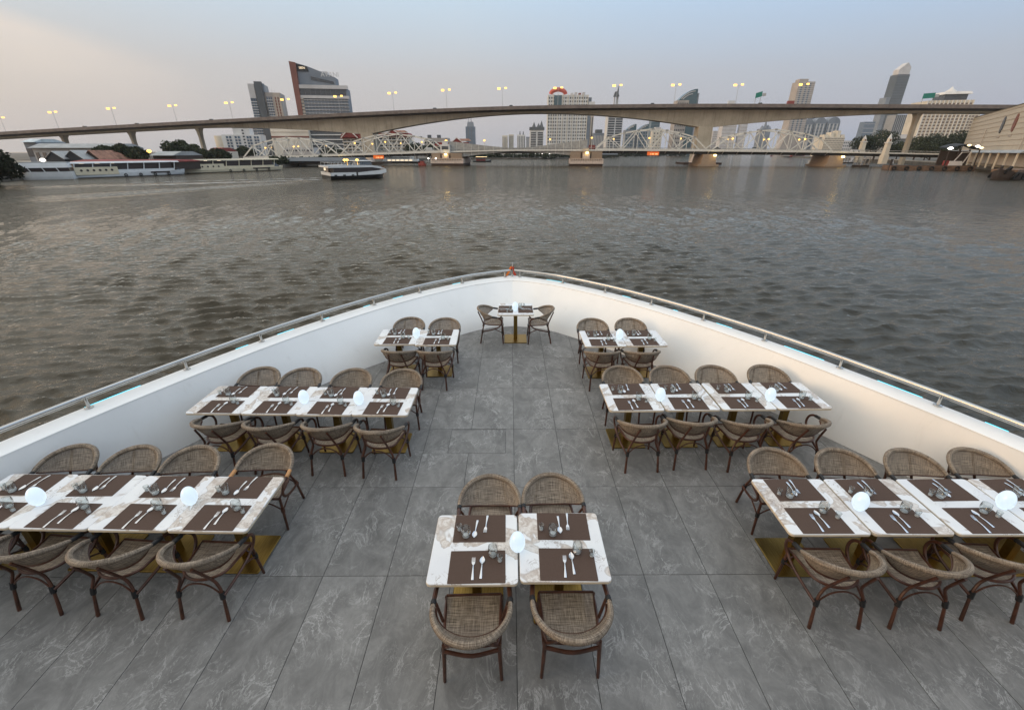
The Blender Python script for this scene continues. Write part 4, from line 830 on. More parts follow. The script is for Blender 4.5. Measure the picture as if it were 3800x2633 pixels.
# ------------------------------------------------------------------ buildings
WIN = {}
def win_mesh(w, h, mt, d=.3):
    k = (round(w, 2), round(h, 2), mt, d)
    if k not in WIN: WIN[k] = MB().box((0, 0, 0), (w, d, h)).mesh('window', M[mt])
    return WIN[k]
class Bld:
    """a block whose front is square to the sight line; local x to the right, y away, z up from the ground"""
    def __init__(s, name, label, x0, x1, yt, D, mt, dep=None, yref=540, turn=0.0, cat='building', gz=GZ, body=True):
        a, b = at(x0, yref, D), at(x1, yref, D); s.w = (b - a).length; c = (a + b) / 2; s.h = at((x0 + x1) / 2, yt, D).z - gz; s.d = dep or s.w * .7; s.D = D; s.s = D / 1801.0
        s.root = thing(name, label, cat, (c.x, c.y, gz), math.atan2(b.y - a.y, b.x - a.x) + R(turn)); s.x0 = x0; s.mt = mt
        if body: s.wall = MB().box((0, s.d / 2, s.h / 2), (s.w, s.d, s.h)).build('wall', M[mt], s.root)
    def z(s, y): return CAM.z + ray(s.x0, y).z * s.D - GZ
    def X(s, x, y=540): return (ray(x, y).x - ray(s.x0, y).x) * s.D - s.w / 2 if False else (x - s.x0) * s.s - s.w / 2
    def grid(s, cols, rows, x0, x1, z0, z1, ww, wh, mt, name='window', face='front', d=.3, skip=None):
        me = win_mesh(ww, wh, mt, d)
        for i in range(cols):
            for j in range(rows):
                if skip and skip(i, j): continue
                u = x0 + (x1 - x0) * (i + .5) / cols; zz = z0 + (z1 - z0) * (j + .5) / rows
                if face == 'front': obj(name, me, s.root, (u, -.04, zz))
                elif face == 'left': obj(name, me, s.root, (-s.w / 2 - .04, u, zz), R(90))
                else: obj(name, me, s.root, (s.w / 2 + .04, u, zz), R(90))
    def bands(s, n, x0, x1, z0, z1, t, mt, name='balcony', out=.6, face='front'):
        for j in range(n):
            zz = z0 + (z1 - z0) * (j + .5) / n
            if face == 'front': MB().box(((x0 + x1) / 2, -out / 2 + .1, zz), (x1 - x0, out, t)).build(name, M[mt], s.root)
            else: MB().box(((-s.w / 2 - out / 2 + .1) if face == 'left' else (s.w / 2 + out / 2 - .1), (x0 + x1) / 2, zz), (out, x1 - x0, t)).build(name, M[mt], s.root)
    def box(s, c, d, mt, name, **k): return MB().box(c, d, **k).build(name, M[mt], s.root)
def city():
    # --- left: resort hotel slab with brick-red fin
    b = Bld('hotel_tower', 'tall grey glass hotel tower with a red fin and dark rooftop sign panel', 1130, 1296, 326, 520, 'wall_slate', 22, 430, 9)
    w, h = b.w, b.h; zt = b.z(231)
    fin = MB().slab_y([(-w / 2 - 4.4, 0), (-w / 2 - .6, 0), (-w / 2 + 1.4, zt - 1), (-w / 2 - 4.4, zt)], -2.0, 10).build('fin', M['wall_brown'], b.root)
    MB().slab_y([(b.X(1127), h - 1), (b.X(1257), h - 1), (b.X(1257), b.z(286)), (b.X(1171), b.z(247)), (b.X(1127), b.z(233))], 1.5, 18).build('roof_crown', M['wall_slate'], b.root)
    MB().slab_y([(b.X(1129), b.z(266)), (b.X(1172), b.z(266)), (b.X(1169), b.z(248)), (b.X(1129), b.z(235))], .9, 1.4).build('sign_panel', M['boat_black'], b.root)
    MB().slab_y([(b.X(1176), b.z(296)), (b.X(1250), b.z(310)), (b.X(1250), b.z(302)), (b.X(1176), b.z(284))], .9, 1.6).build('recess', M['glass_dark'], b.root)
    MB().box((b.X(1215), 8, b.z(270)), (9, 8, 3.2)).build('roof_plant', M['wall_pale'], b.root)
    for k, (za, zb) in enumerate(((h - 1.0, h + 2.2), (h - 9.5, h - 7.0))): MB().box((1.0, -.7, (za + zb) / 2), (w + 1.5, 1.6, zb - za)).build('roof_band', M['wall_pale'], b.root)
    b.grid(9, 1, -w / 2 + 1, w / 2 - 1, h - 7, h - 1.2, w / 9 * .92, 5.2, 'glass_dark')
    nf = 18; b.grid(13, nf, -w / 2 + 3.4, w / 2, 2, h - 9.5, (w - 3) / 13 * .74, (h - 12) / nf * .62, 'glass_grey'); b.bands(nf, -w / 2 + 3, w / 2 + .4, 2 + .0, h - 9.5, .5, 'wall_pale', 'balcony', .9)
    for j in range(nf): MB().box((-w / 2 + 1.4, -.6, 2 + (h - 11.5) * (j + .5) / nf + 1.2), (3.4, 1.4, 2.1)).build('corner_balcony', M['wall_tan'], b.root)
    b.bands(nf, 1, 21, 4, h - 9, .4, 'wall_pale', 'ledge', .8, 'left')
    def text(s_, loc, size, mt, nm, ext=.15):
        cu = bpy.data.curves.new(nm, 'FONT'); cu.body = s_; cu.size = size; cu.extrude = ext; cu.align_x = 'CENTER'; cu.materials.append(M[mt]); to = bpy.data.objects.new(nm, cu); me = bpy.data.meshes.new_from_object(to); bpy.data.objects.remove(to); o = bpy.data.objects.new(nm, me); COL.objects.link(o); o.parent = b.root; o.location = loc; o.rotation_euler = (R(90), 0, 0); return o
    text('AVANI', (b.X(1240), 1.6, b.z(284)), 6.0, 'wall_white', 'rooftop_letters'); text('SEEN', (b.X(1152), .7, b.z(257)), 2.6, 'window_light', 'panel_letters')
    # podium
    p = Bld('hotel_podium', 'cream windowless podium block below the hotel tower', 1006, 1146, 468, 500, 'podium_cream', 40, 500)
    p.bands(1, -p.w / 2, p.w / 2, p.h * .63, p.h * .70, p.h * .055, 'wall_brown', 'dark_band', .4); p.bands(1, -p.w / 2, p.w / 2, p.h * .80, p.h * .84, .5, 'wall_tan', 'ledge', .5)
    for k in range(6): p.box((-p.w / 2 + p.w * (k + .5) / 6, -.06, p.h * .33), (.25, .2, p.h * .5), 'wall_tan', 'panel_joint')
    q = Bld('glass_podium', 'dark glass podium with white ledges behind the concrete bridge haunch', 1150, 1300, 474, 505, 'wall_dark', 40, 500)
    q.bands(6, -q.w / 2, q.w / 2, 2, q.h, .9, 'wall_white', 'ledge', 1.2); q.grid(9, 6, -q.w / 2, q.w / 2, 2, q.h - 1, q.w / 9 * .9, 2.2, 'glass_dark')
    # grey residential tower, three faces stepping down
    b = Bld('residential_tower', 'grey residential tower with a pale top-left block and dark centre', 948, 1050, 343, 560, 'wall_taupe', 26, 430, 14); w, h = b.w, b.h
    zt = b.z(312); MB().box((-w * .25, 12, zt / 2), (w * .50, 22, zt)).build('tall_block', M['wall_grey'], b.root); MB().box((-w * .39, -.3, zt - 7), (w * .20, 3, 13.5)).build('pale_cap', M['wall_pale'], b.root)
    MB().box((-w * .15, -.6, (zt + 2) / 2), (w * .24, 4, zt + 2)).build('dark_core', M['wall_dark'], b.root); MB().box((-w * .03, 2, (zt) / 2), (3, 4, zt + 1)).build('stair_shaft', M['wall_slate'], b.root)
    for (a0, a1, c, zz) in ((-w * .5, -w * .29, 3, zt - 14), (w * .02, w * .22, 3, h - 4)): b.grid(c, 22, a0, a1, 4, zz, (a1 - a0) / c * .66, 2.6, 'glass_blue', d=4.2 if a0 < 0 else .4); b.bands(22, a0, a1, 2, zz - 2, .5, 'wall_white', 'balcony', 2.6 if a0 < 0 else 1.2)
    MB().box((w * .37, 0.2, h / 2), (w * .24, 1.2, h - .4)).build('cream_bay', M['wall_tan'], b.root); b.grid(2, 20, w * .28, w * .46, 4, h - 4, 1.2, 2.4, 'wall_brown', d=1.2)
    for k in range(3): MB().tube([(w * (.1 + .1 * k), 8, h), (w * (.1 + .1 * k), 8, h + 3.5)], .2, 5).build('mast', M['wall_pale'], b.root)
    s_ = Bld('glass_annex', 'narrow blue glass annex left of the grey residential tower', 934, 962, 474, 566, 'glass_blue', 20, 500); s_.bands(8, -s_.w / 2, s_.w / 2, 1, s_.h, .4, 'wall_pale', 'ledge', .3)
    # white condominium with a red hipped roof
    b = Bld('condominium', 'white condominium with curved end wall and small red roof', 836, 968, 500, 470, 'wall_white', 18, 540, 12); w, h = b.w, b.h
    MB().box((w * .02, 8, h + 3.0), (w * .42, 13, 6)).build('penthouse', M['wall_white'], b.root); MB().box((w * .02, 8, h + 7.0), (w * .44, 14, 2.2), 0, (.7, .6)).build('roof', M['roof_red'], b.root)
    MB().lathe([(6.0, -3), (6.0, h - 1)], 14, (-w / 2 - 2.5, 7, 0)).build('curved_end', M['wall_cream'], b.root, True)
    for (a0, a1) in ((-.40, -.24), (-.18, -.02), (.13, .27), (.32, .46)): b.grid(2, 7, w * a0, w * a1, 2, h - 1, w * .055, 2.1, 'glass_blue'); b.bands(7, w * a0, w * a1, .6, h - 2.6, .5, 'wall_pale', 'balcony', .9)
    b.grid(1, 9, w * .04, w * .10, 2, h + 5, 1.6, 1.3, 'glass_dark')
    # riverside resort wings with red gabled roofs
    for k, (x0, x1, yt, yr, yg, D, d) in enumerate(((1276, 1380, 514, 498, 486, 430, 'left red-gabled resort wing seen through the truss, beside the concrete pier'), (1408, 1520, 507, 495, 485, 436, 'second red-gabled resort wing, right of the concrete pier'), (1618, 1738, 541, 529, 516, 520, 'farther red-gabled resort wing behind the control cabin'))):
        b = Bld('resort_wing', d, x0, x1, yt, D, 'wall_cream', 16, 545); w, h = b.w, b.h; rh, gh = (yt - yr) * b.s, (yt - yg) * b.s; nr = 6 if k < 2 else 2
        b.grid(7, nr, -w / 2, w / 2, .5, h - .5, w / 7 * .78, (h - 1) / nr * .62, 'shed_dark'); b.bands(nr, -w / 2 - .3, w / 2 + .3, 0, h - 1.2, .55, 'wall_white', 'balcony', 1.0)
        rf = MB().slab_y([(-w / 2 - 2, h), (w / 2 + 2, h), (w / 2 - .5, h + rh), (-w / 2 + .5, h + rh)], -1.6, 15).build('roof', M['roof_red'], b.root)
        gx = -w * .22 if k == 0 else (w * .0 if k == 1 else w * .16); gw = w * .24
        g = MB().slab_y([(gx - gw, h + 1.0), (gx + gw, h + 1.0), (gx, h + gh)], -3.0, 12).build('gable', M['roof_red'], b.root)
        for s in (-1, 1): MB().beam((gx + s * (gw + 1.4), -3.3, h + .4), (gx, -3.3, h + gh + .6), .5, .7).build('gable_trim', M['roof_trim'], g)
        MB().box((gx + gw * .9, 5, h + gh * .8), (gw * 1.7, 9, gh * .3), 0, (.7, .3)).build('upper_roof', M['roof_rust'], rf); MB().box((0, -1.6, h + rh + .1), (w * .94, .5, .5)).build('ridge_trim', M['roof_trim'], rf)
    b = Bld('flat_block', 'flat grey-brown block with rooftop tanks behind the resort wing', 1575, 1664, 512, 560, 'wall_taupe', 20, 540); b.box((-b.w * .3, 6, b.h + 1.6), (4, 4, 3.2), 'wall_dark', 'roof_tank'); b.box((b.w * .1, 6, b.h + 1.6), (4, 4, 3.2), 'wall_dark', 'roof_tank'); b.grid(8, 3, -b.w / 2, b.w / 2, 2, b.h - 2, 2.4, 2.0, 'glass_dark')
    b = Bld('white_hall', 'low white hall behind the left-hand truss span', 1050, 1160, 548, 400, 'wall_pale', 14, 560); b.grid(10, 2, -b.w / 2, b.w / 2, .5, b.h, 1.4, 1.2, 'glass_dark')
    # --- middle
    b = Bld('spired_tower', 'slim dark blue tower with stepped top and twin spires', 1730, 1765, 470, 1500, 'glass_blue', 26, 540); w, h = b.w, b.h
    MB().box((0, 12, h + 6), (w * .72, 20, 14), 0, (.8, .8)).build('crown', M['wall_slate'], b.root); MB().tube([(w * .08, 12, h + 10), (w * .08, 12, h + 34)], [1.6, .3], 6).build('spire', M['wall_slate'], b.root); MB().tube([(-w * .18, 12, h + 10), (-w * .18, 12, h + 24)], [1.2, .3], 6).build('spire', M['wall_slate'], b.root)
    for k in (-.2, .12): b.box((w * k, -.2, h / 2), (w * .05, .6, h), 'wall_dark', 'glass_strip')
    for (x0, x1, yt, D, mt, d, c) in ((1864, 1884, 503, 1300, 'wall_cream', 'shorter pale slab of the small pair under the arch', 4), (1888, 1906, 499, 1310, 'wall_cream', 'taller pale slab of the small pair under the arch', 4), (1919, 1949, 500, 1250, 'wall_white', 'pale tower with twin rooftop masts left of the spiked tower', 5), (1952, 1966, 508, 1300, 'wall_slate', 'small blue-grey block squeezed beside the spiked tower', 3), (2180, 2196, 424, 1020, 'wall_tan', 'slender tan tower right of the red-crowned block', 2)):
        b = Bld('apartment_block', d, x0, x1, yt, D, mt, None, 540)
        for k in range(c): b.box((-b.w / 2 + b.w * (k + .5) / c, -.1, b.h * .48), (b.w / c * .38, .5, b.h * .9), 'glass_grey' if mt != 'wall_slate' else 'wall_pale', 'window_strip')
        if 'masts' in d:
            for s in (-.15, .25): MB().box((b.w * s, 6, b.h + 4), (b.w * .16, 4, 8), 0, (.4, .4)).build('mast', M['wall_dark'], b.root)
    b = Bld('spiked_tower', 'white banded tower with three dark pointed roof spikes', 1967, 2016, 482, 1050, 'wall_white', 24, 540); w, h = b.w, b.h
    b.bands(12, -w * .46, -w * .06, 4, h - 4, 2.3, 'glass_dark', 'window_band', .5); b.bands(12, w * .06, w * .46, 4, h - 4, 2.3, 'glass_dark', 'window_band', .5); b.box((0, 10, h + 2.6), (w * 1.1, 24, 5.4), 'wall_dark', 'roof_storey')
    for sx, hh in ((-.22, 10), (.12, 8), (.34, 13)): MB().lathe([(4.2, 0), (2.2, hh * .5), (.1, hh)], 6, (w * sx, 4, h + 5)).build('roof_spike', M['wall_dark'], b.root)
    b = Bld('apartment_slab', 'huge white apartment slab with a red ring crown and blue glass corner', 2030, 2172, 352, 860, 'wall_white', 24, 530); w, h = b.w, b.h
    b.grid(17, 17, -w / 2, w / 2, 3, h - 2, w / 17 * .50, (h - 6) / 17 * .50, 'glass_dark', d=.5)
    for k in range(9): b.box((-w / 2 + w * k / 8, -.4, h / 2), (1.1, 1.4, h + (2 if k % 2 else 0)), 'wall_cream', 'pilaster')
    MB().box((w / 2 + 3.2, 12, h * .48), (6.4, 22, h * .96)).build('slate_wing', M['wall_slate'], b.root)  # side wing in slate, darker than the white wall
    b.box((-w * .26, -.5, h - 9), (w * .19, 1.4, 16), 'glass_teal', 'glass_corner')
    mb = MB(); mb.tube([(-w * .25 + w * .185 * math.cos(t), 6 - 2 * math.sin(t), h + 1.5 + 6.5 * math.sin(t)) for t in np.linspace(R(2), R(178), 16)], 3.4, 8); mb.build('ring_crown', M['ring_red'], b.root, True)
    for k in range(4): b.box((w * (.1 + .1 * k), 8, h + 1.6), (w * .06, 8, 3.2 + k % 2 * 2), 'wall_brown' if k == 2 else 'wall_pale', 'roof_house')
    b = Bld('office_block', 'dark stepped office block right of the apartment slab', 2200, 2245, 494, 1000, 'wall_slate', 22, 540); b.box((-b.w * .05, 8, b.h + 3), (b.w * .5, 14, 7), 'wall_dark', 'upper_step')
    for k in range(8): b.box((-b.w / 2 + b.w * (k + .5) / 8, -.2, b.h * .46), (b.w / 8 * .45, .6, b.h * .85), 'wall_pale', 'pilaster')
    b = Bld('striped_tower', 'unfinished white striped tower topped by a crane cluster', 2249, 2304, 392, 930, 'wall_white', 24, 530); w, h = b.w, b.h
    b.bands(20, -w * .46, -w * .04, 3, h, 2.6, 'glass_dark', 'window_band', .6); b.bands(20, w * .04, w * .46, 3, h, 2.6, 'glass_dark', 'window_band', .6)
    for s in (-.12, .10, .02): MB().tube([(w * s, 8, h), (w * s, 8, h + 16 + 8 * abs(s))], [1.4, 1.1], 5).build('crane_mast', M['sign_grey'], b.root)
    MB().box((-w * .02, 8, h + 19), (w * .36, 8, 8), 0, (.5, .6)).build('crane_cab', M['wall_dark'], b.root); MB().tube([(w * .06, 8, h + 20), (w * .10, 8, h + 33)], [1.8, .4], 5).build('crane_jib', M['wall_dark'], b.root)
    for (x0, x1, yt, D, d, flip) in ((2318, 2356, 482, 1150, 'small teal tower with curved crown, left one of the low pair', 1), (2360, 2402, 484, 1160, 'small teal tower with curved crown, right one of the low pair', 1), (2494, 2562, 372, 980, 'tall stone and teal tower crowned by a big glass sail', 1)):
        b = Bld('sail_tower', d, x0, x1, yt, D, 'wall_taupe' if x1 - x0 > 50 else 'wall_slate', 24, 530); w, h = b.w, b.h; big = x1 - x0 > 50; hh = w * (.52 if big else .5)
        poly = [(-w * .42, h)] + [(-w * .42 + w * .92 * t, h + hh * (math.sin(t * math.pi / 2) ** .75)) for t in np.linspace(.05, 1, 10)] + [(w * .52, h)]
        sl = MB().slab_y(poly, 2, 16).build('sail_crown', M['glass_teal'], b.root)
        for t in (.55, .8): pts = [(-w * .42 * t + w * .92 * t * u - w * .02, 1.8, h + hh * t * (math.sin(u * math.pi / 2) ** .75)) for u in np.linspace(.05, 1, 8)]; MB().tube(pts, .7, 5).build('sail_rib', M['wall_pale'], sl)
        if big: b.box((w * .30, -.3, h * .5), (w * .40, 1.0, h * 1.02), 'glass_teal', 'glass_bay'); b.grid(6, 12, -w / 2, w * .08, 3, h - 2, w * .05, 3.2, 'glass_dark'); MB().box((w * .56, 8, h * .5 + 6), (w * .06, 14, h + 12)).build('edge_wall', M['wall_slate'], b.root)
        else: b.grid(4, 7, -w / 2, w / 2, 3, h - 2, w * .15, 3.6, 'glass_teal')
    b = Bld('teal_tower', 'plain teal glass tower behind the low crowned pair', 2408, 2440, 446, 1200, 'glass_teal', 20, 530); b.bands(10, -b.w / 2, b.w / 2, 4, b.h, .7, 'wall_slate', 'ledge', .4)
    b = Bld('apartment_block', 'cream block standing in front of the teal towers', 2418, 2452, 478, 1000, 'wall_cream', 18, 540); b.box((0, 6, b.h + 1.5), (b.w * .6, 10, 3), 'wall_pale', 'roof_house'); b.grid(3, 8, -b.w / 2, b.w / 2, 3, b.h, 2.2, 2.4, 'glass_grey')
    # --- right
    for (x0, x1, yt, D, mt, d) in ((2672, 2722, 452, 2000, 'wall_pale', 'faint pale tower right of the concrete pier'), (2736, 2762, 454, 2000, 'wall_pale', 'faint twin-topped pale tower behind the right truss'), (2640, 2668, 486, 2100, 'wall_pale', 'lowest faint stepped tower by the concrete pier')):
        b = Bld('distant_tower', d, x0, x1, yt, D, mt, None, 530); b.bands(9, -b.w / 2, b.w / 2, 6, b.h, 2.2, 'wall_taupe', 'window_band', .5)
        if 'twin' in d:
            for s in (-.36, .36): b.box((b.w * s, 6, b.h + 5), (b.w * .22, 14, 10), 'wall_pale', 'top_block')
    b = Bld('gothic_tower', 'dark tower with jagged crown behind the right truss', 2814, 2850, 478, 1800, 'wall_slate', 30, 530)
    for s, hh in ((-.3, 10), (0, 22), (.28, 12), (.44, 8)): MB().box((b.w * s, 10, b.h + hh / 2), (b.w * .2, 16, hh), 0, (.3, .4)).build('pinnacle', M['wall_slate'], b.root)
    b = Bld('curved_tower', 'very tall grey residential tower flaring out at its foot', 2912, 2972, 303, 1300, 'wall_taupe', 30, 530, 0, body=False); w, h = b.w, b.h
    rows = [[(a * w / 2 * k + sh, y * (30 if y else 0), h * s) for a, y in ((-1, 0), (1, 0), (1, 1), (-1, 1))] for s, k, sh in ((0, 1.45, -w * .12), (.12, 1.25, -w * .06), (.25, 1.08, 0), (.42, 1, 0), (1, .96, 0))]
    mb = MB().grid(rows, True); mb.f.append((16, 17, 18, 19)); mb.build('wall', M['wall_taupe'], b.root)
    for u in (-.28, -.02, .2): MB().grid([[(w * (u + a), -.5, h * s) for a in (-.05, .05)] for s in (.28, .6, .985)]).build('glass_strip', M['glass_blue'], b.root)
    b.bands(26, -w * .46, w * .46, h * .3, h, 1.2, 'wall_pale', 'balcony', .8); MB().box((-w * .18, 12, h + 3), (w * .5, 20, 6)).build('top_storey', M['wall_taupe'], b.root)
    for k, (x0, x1, yt, d) in enumerate(((2962, 3002, 462, 'tapering grey-green tower at the foot of the curved tower'), (3006, 3048, 458, 'round-topped grey-green tower, left of two'), (3052, 3098, 458, 'round-topped grey-green tower, right of two'))):
        b = Bld('round_top_tower', d, x0, x1, yt, 1400, 'wall_slate', 26, 530); w, h = b.w, b.h
        MB().slab_y([(w / 2 * math.cos(t), h + w * .45 * math.sin(t)) for t in np.linspace(0, math.pi, 12)], 0, 24).build('round_top', M['wall_slate'], b.root)
        for u in (-.3, 0, .3): b.box((w * u, -.2, h * .5), (w * .12, .6, h * .98), 'wall_pale', 'pilaster')
        b.bands(9, -w * .45, w * .45, 4, h, 1.8, 'glass_teal', 'window_band', .5)
    b = Bld('teal_tower', 'slim pale teal tower between the round-topped ones', 2990, 3010, 436, 1600, 'glass_blue', 20, 530); b.bands(8, -b.w / 2, b.w / 2, 4, b.h, .8, 'wall_pale', 'ledge', .4)
    b = Bld('river_hotel', 'cream stepped hotel with dense small windows beyond the last truss', 3052, 3126, 508, 700, 'wall_cream', 24, 545); w, h = b.w, b.h
    b.grid(14, 8, -w / 2, w / 2, 2, h - 1, w / 14 * .5, 1.3, 'glass_bronze')
    for u, hh in ((-.4, 3), (-.1, 6), (.2, 8), (.42, 3)): b.box((w * u, 8, h + hh / 2), (w * .16, 12, hh), 'wall_cream', 'stepped_top')
    b = Bld('apartment_block', 'pale block behind the cream stepped hotel', 3126, 3170, 522, 900, 'wall_pale', 18, 545); b.grid(6, 4, -b.w / 2, b.w / 2, 2, b.h - 1, 2.2, 2, 'glass_grey')
    b = Bld('landmark_tower', 'tallest dark glass tower with a pale pointed top', 3264, 3306, 276, 2200, 'tower_dark', 44, 500, 0); w, h = b.w, b.h
    zt = b.z(231); MB().slab_y([(-w * .47, h), (w * .47, h), (w * .47, h + (zt - h) * .6), (w * .12, zt), (-w * .47, h + (zt - h) * .42)], 4, 36).build('pointed_top', M['wall_pale'], b.root)
    b.bands(30, -w / 2, w / 2, 4, h, 1.6, 'wall_dark', 'floor_band', .8); MB().box((-w * .68, 22, h * .36), (w * .36, 40, h * .72)).build('shoulder', M['wall_slate'], b.root)
    b = Bld('glass_tower', 'small pale blue tower left of the landmark tower', 3194, 3232, 452, 2000, 'glass_blue', 30, 510); b.bands(7, -b.w / 2, b.w / 2, 5, b.h, 1.2, 'wall_pale', 'ledge', .6)
    b = Bld('ribbed_tower', 'grey ribbed tower below the bridge right of the landmark tower', 3302, 3364, 426, 1300, 'wall_grey', 30, 500)
    for k in range(9): b.box((-b.w / 2 + b.w * (k + .5) / 9, -.3, b.h * .5), (b.w / 9 * .4, .9, b.h), 'glass_grey', 'window_strip')
    b = Bld('stepped_hotel', 'big cream hotel with rows of windows and a domed rooftop restaurant', 3420, 3560, 372, 560, 'wall_cream', 34, 480, -14); w, h = b.w, b.h
    b.grid(11, 17, -w / 2, w / 2, 4, h - 2, w / 11 * .60, 1.45, 'glass_bronze', d=.4)
    for k in range(12): b.box((-w / 2 + w * k / 11, -.5, h / 2), (.7, 1.3, h), 'wall_white', 'pilaster')
    MB().box((w * .62, 18, h * .40), (w * .26, 36, h * .80)).build('lower_wing', M['wall_cream'], b.root); me = win_mesh(w * .05, 1.45, 'glass_bronze', .4)
    for i in range(3):
        for j in range(13): obj('window', me, b.root, (w * (.535 + .075 * i), -.15, 5 + (h * .8 - 8) * (j + .5) / 13))
    MB().box((w * .12, 14, h + 3.0), (w * .50, 22, 6)).build('restaurant', M['glass_dark'], b.root); MB().box((w * .12, 14, h + 7.2), (w * .62, 28, 2.6), 0, (.9, .9)).build('restaurant_roof', M['wall_white'], b.root)
    MB().lathe([(w * .13, 0), (w * .11, 2), (w * .05, 3.6), (.3, 6)], 14, (w * .10, 14, h + 8.4)).build('dome', M['wall_white'], b.root, True)
city()
# grey riverside warehouse whose long wall runs away from us
def warehouse():
    A, B = Vector((271, 290)), Vector((176, 158)); L = (B - A).length; u = (B - A) / L; rz = math.atan2(u.y, u.x); t = thing('warehouse', 'big windowless beige riverside warehouse with two badges on its wall', 'building', (A.x, A.y, GZ), rz); h = 24.0
    # local x runs along the wall towards us, local +y is inland
    MB().box((L / 2, 20, h / 2), (L, 40, h)).build('wall', M['corrugated_wall'], t)
    for k in range(9): MB().box((L / 2, -.08, 6.5 + k * 2.05), (L, .2, .16)).build('cladding_joint', M['wall_tan'], t)
    MB().box((L / 2, 20, h + .8), (L + 1, 41, 1.6), 0, (1, .3)).build('roof', M['roof_tin'], t)
    MB().slab_y([(L * .62, h + 1), (L * .92, h + 1), (L * .77, h + 6)], 4, 30).build('roof_gable', M['roof_red'], t)
    MB().box((L / 2, -3.0, 6.2), (L, 6.4, 1.0), 0, (1, .6)).build('canopy', M['roof_tin'], t); MB().box((L / 2, -1.0, 3.4), (L, 2, 4.4)).build('lower_wall', M['wall_tan'], t)
    for k in range(12): MB().box((4 + k * (L - 8) / 11, -5.7, 2.9), (.5, .5, 5.8)).build('canopy_post', M['wall_cream'], t)
    for x, mt in ((L * .51, 'glass_dark'), (L * .64, 'wall_brown')):
        MB().slab_y([(x + 2.3 * math.cos(a), 17.0 + 3.4 * math.sin(a)) for a in np.linspace(0, 2 * math.pi, 14)[:-1]], -.35, -.02).build('badge', M[mt], t); MB().box((x, -.15, 12.2), (4.6, .25, .55)).build('badge_caption', M['wall_taupe'], t)
    for x in (L * .33, L * .80): MB().tube([(x, -.6, 6.6), (x, -.6, 15), (x + 1.2, -.6, 16)], .18, 6).build('drain_pipe', M['wall_taupe'], t)
warehouse()
# ------------------------------------------------------------------ trees: trunk, limbs and a crown of leaf clumps
def leaf_crown(lobes, n, size, seed, flat=.75):
    g = np.random.default_rng(seed); V = []; vol = np.array([l[3] ** 2 for l in lobes]); cnt = np.maximum(30, (vol / vol.sum() * n)).astype(int)
    C = []; S = []
    for (cx, cy_, cz, r), k in zip(lobes, cnt):
        d = g.normal(size=(k, 3)); d /= np.linalg.norm(d, axis=1)[:, None]; rad = r * (g.uniform(.25, 1.0, k) ** .45) * (1 + .16 * np.sin(d[:, 0] * 5 + cx) * np.cos(d[:, 2] * 6 + cz))
        C.append(np.stack([cx + d[:, 0] * rad, cy_ + d[:, 1] * rad, cz + d[:, 2] * rad * flat], 1)); S.append(size * g.uniform(.55, 1.35, k))
    C = np.concatenate(C); S = np.concatenate(S)[:, None]; k = len(C)
    a = g.normal(size=(k, 3)); a /= np.linalg.norm(a, axis=1)[:, None]; b = np.cross(a, g.normal(size=(k, 3))); b /= np.linalg.norm(b, axis=1)[:, None]
    Vv = np.stack([C - a * S, C - b * S * .55, C + a * S, C + b * S * .55], 1).reshape(-1, 3); mb = MB(); mb.v = [tuple(p) for p in Vv.tolist()]; mb.f = [(4 * i, 4 * i + 1, 4 * i + 2, 4 * i + 3) for i in range(k)]
    return mb
def tree(label, base, h, r, seed, n=1400, mt='tree_leaf', size=.55, lobes=None, name='tree', flat=.75, group=None):
    g = random.Random(seed); t = thing(name, label, 'tree', base, g.uniform(0, 6.28), group)
    if lobes is None:
        lobes = [(0, 0, h * .68, r * .62)] + [(r * .55 * math.cos(a), r * .55 * math.sin(a), h * g.uniform(.45, .8), r * g.uniform(.34, .52)) for a in [g.uniform(0, .6) + k * 6.283 / 7 for k in range(7)]] + [(g.uniform(-.2, .2) * r, g.uniform(-.2, .2) * r, h * .86, r * .4)]
    mb = MB().tube([(0, 0, -.6), (.1, .05, h * .25), (-.1, .1, h * .6)], [h * .035 + .08, h * .026 + .05, .08], 7); tr_ = mb.build('trunk', M['bark'], t, True)
    for l in lobes[1:]: MB().tube([(0, 0, h * .25), (l[0] * .5, l[1] * .5, (h * .3 + l[2]) / 2), (l[0], l[1], l[2])], [.16, .10, .04], 5).build('limb', M['bark'], tr_)
    leaf_crown(lobes, n, size, seed, flat).build('crown', M[mt], t); return t
def px_tree(label, x, yt, D, wpx, seed, n=1400, mt='tree_leaf', **k):
    p = at(x, 560, D); top = at(x, yt, D).z; return tree(label, (p.x, p.y, GZ), top - GZ, wpx / 1801 * D / 2, seed, n, mt, **k)
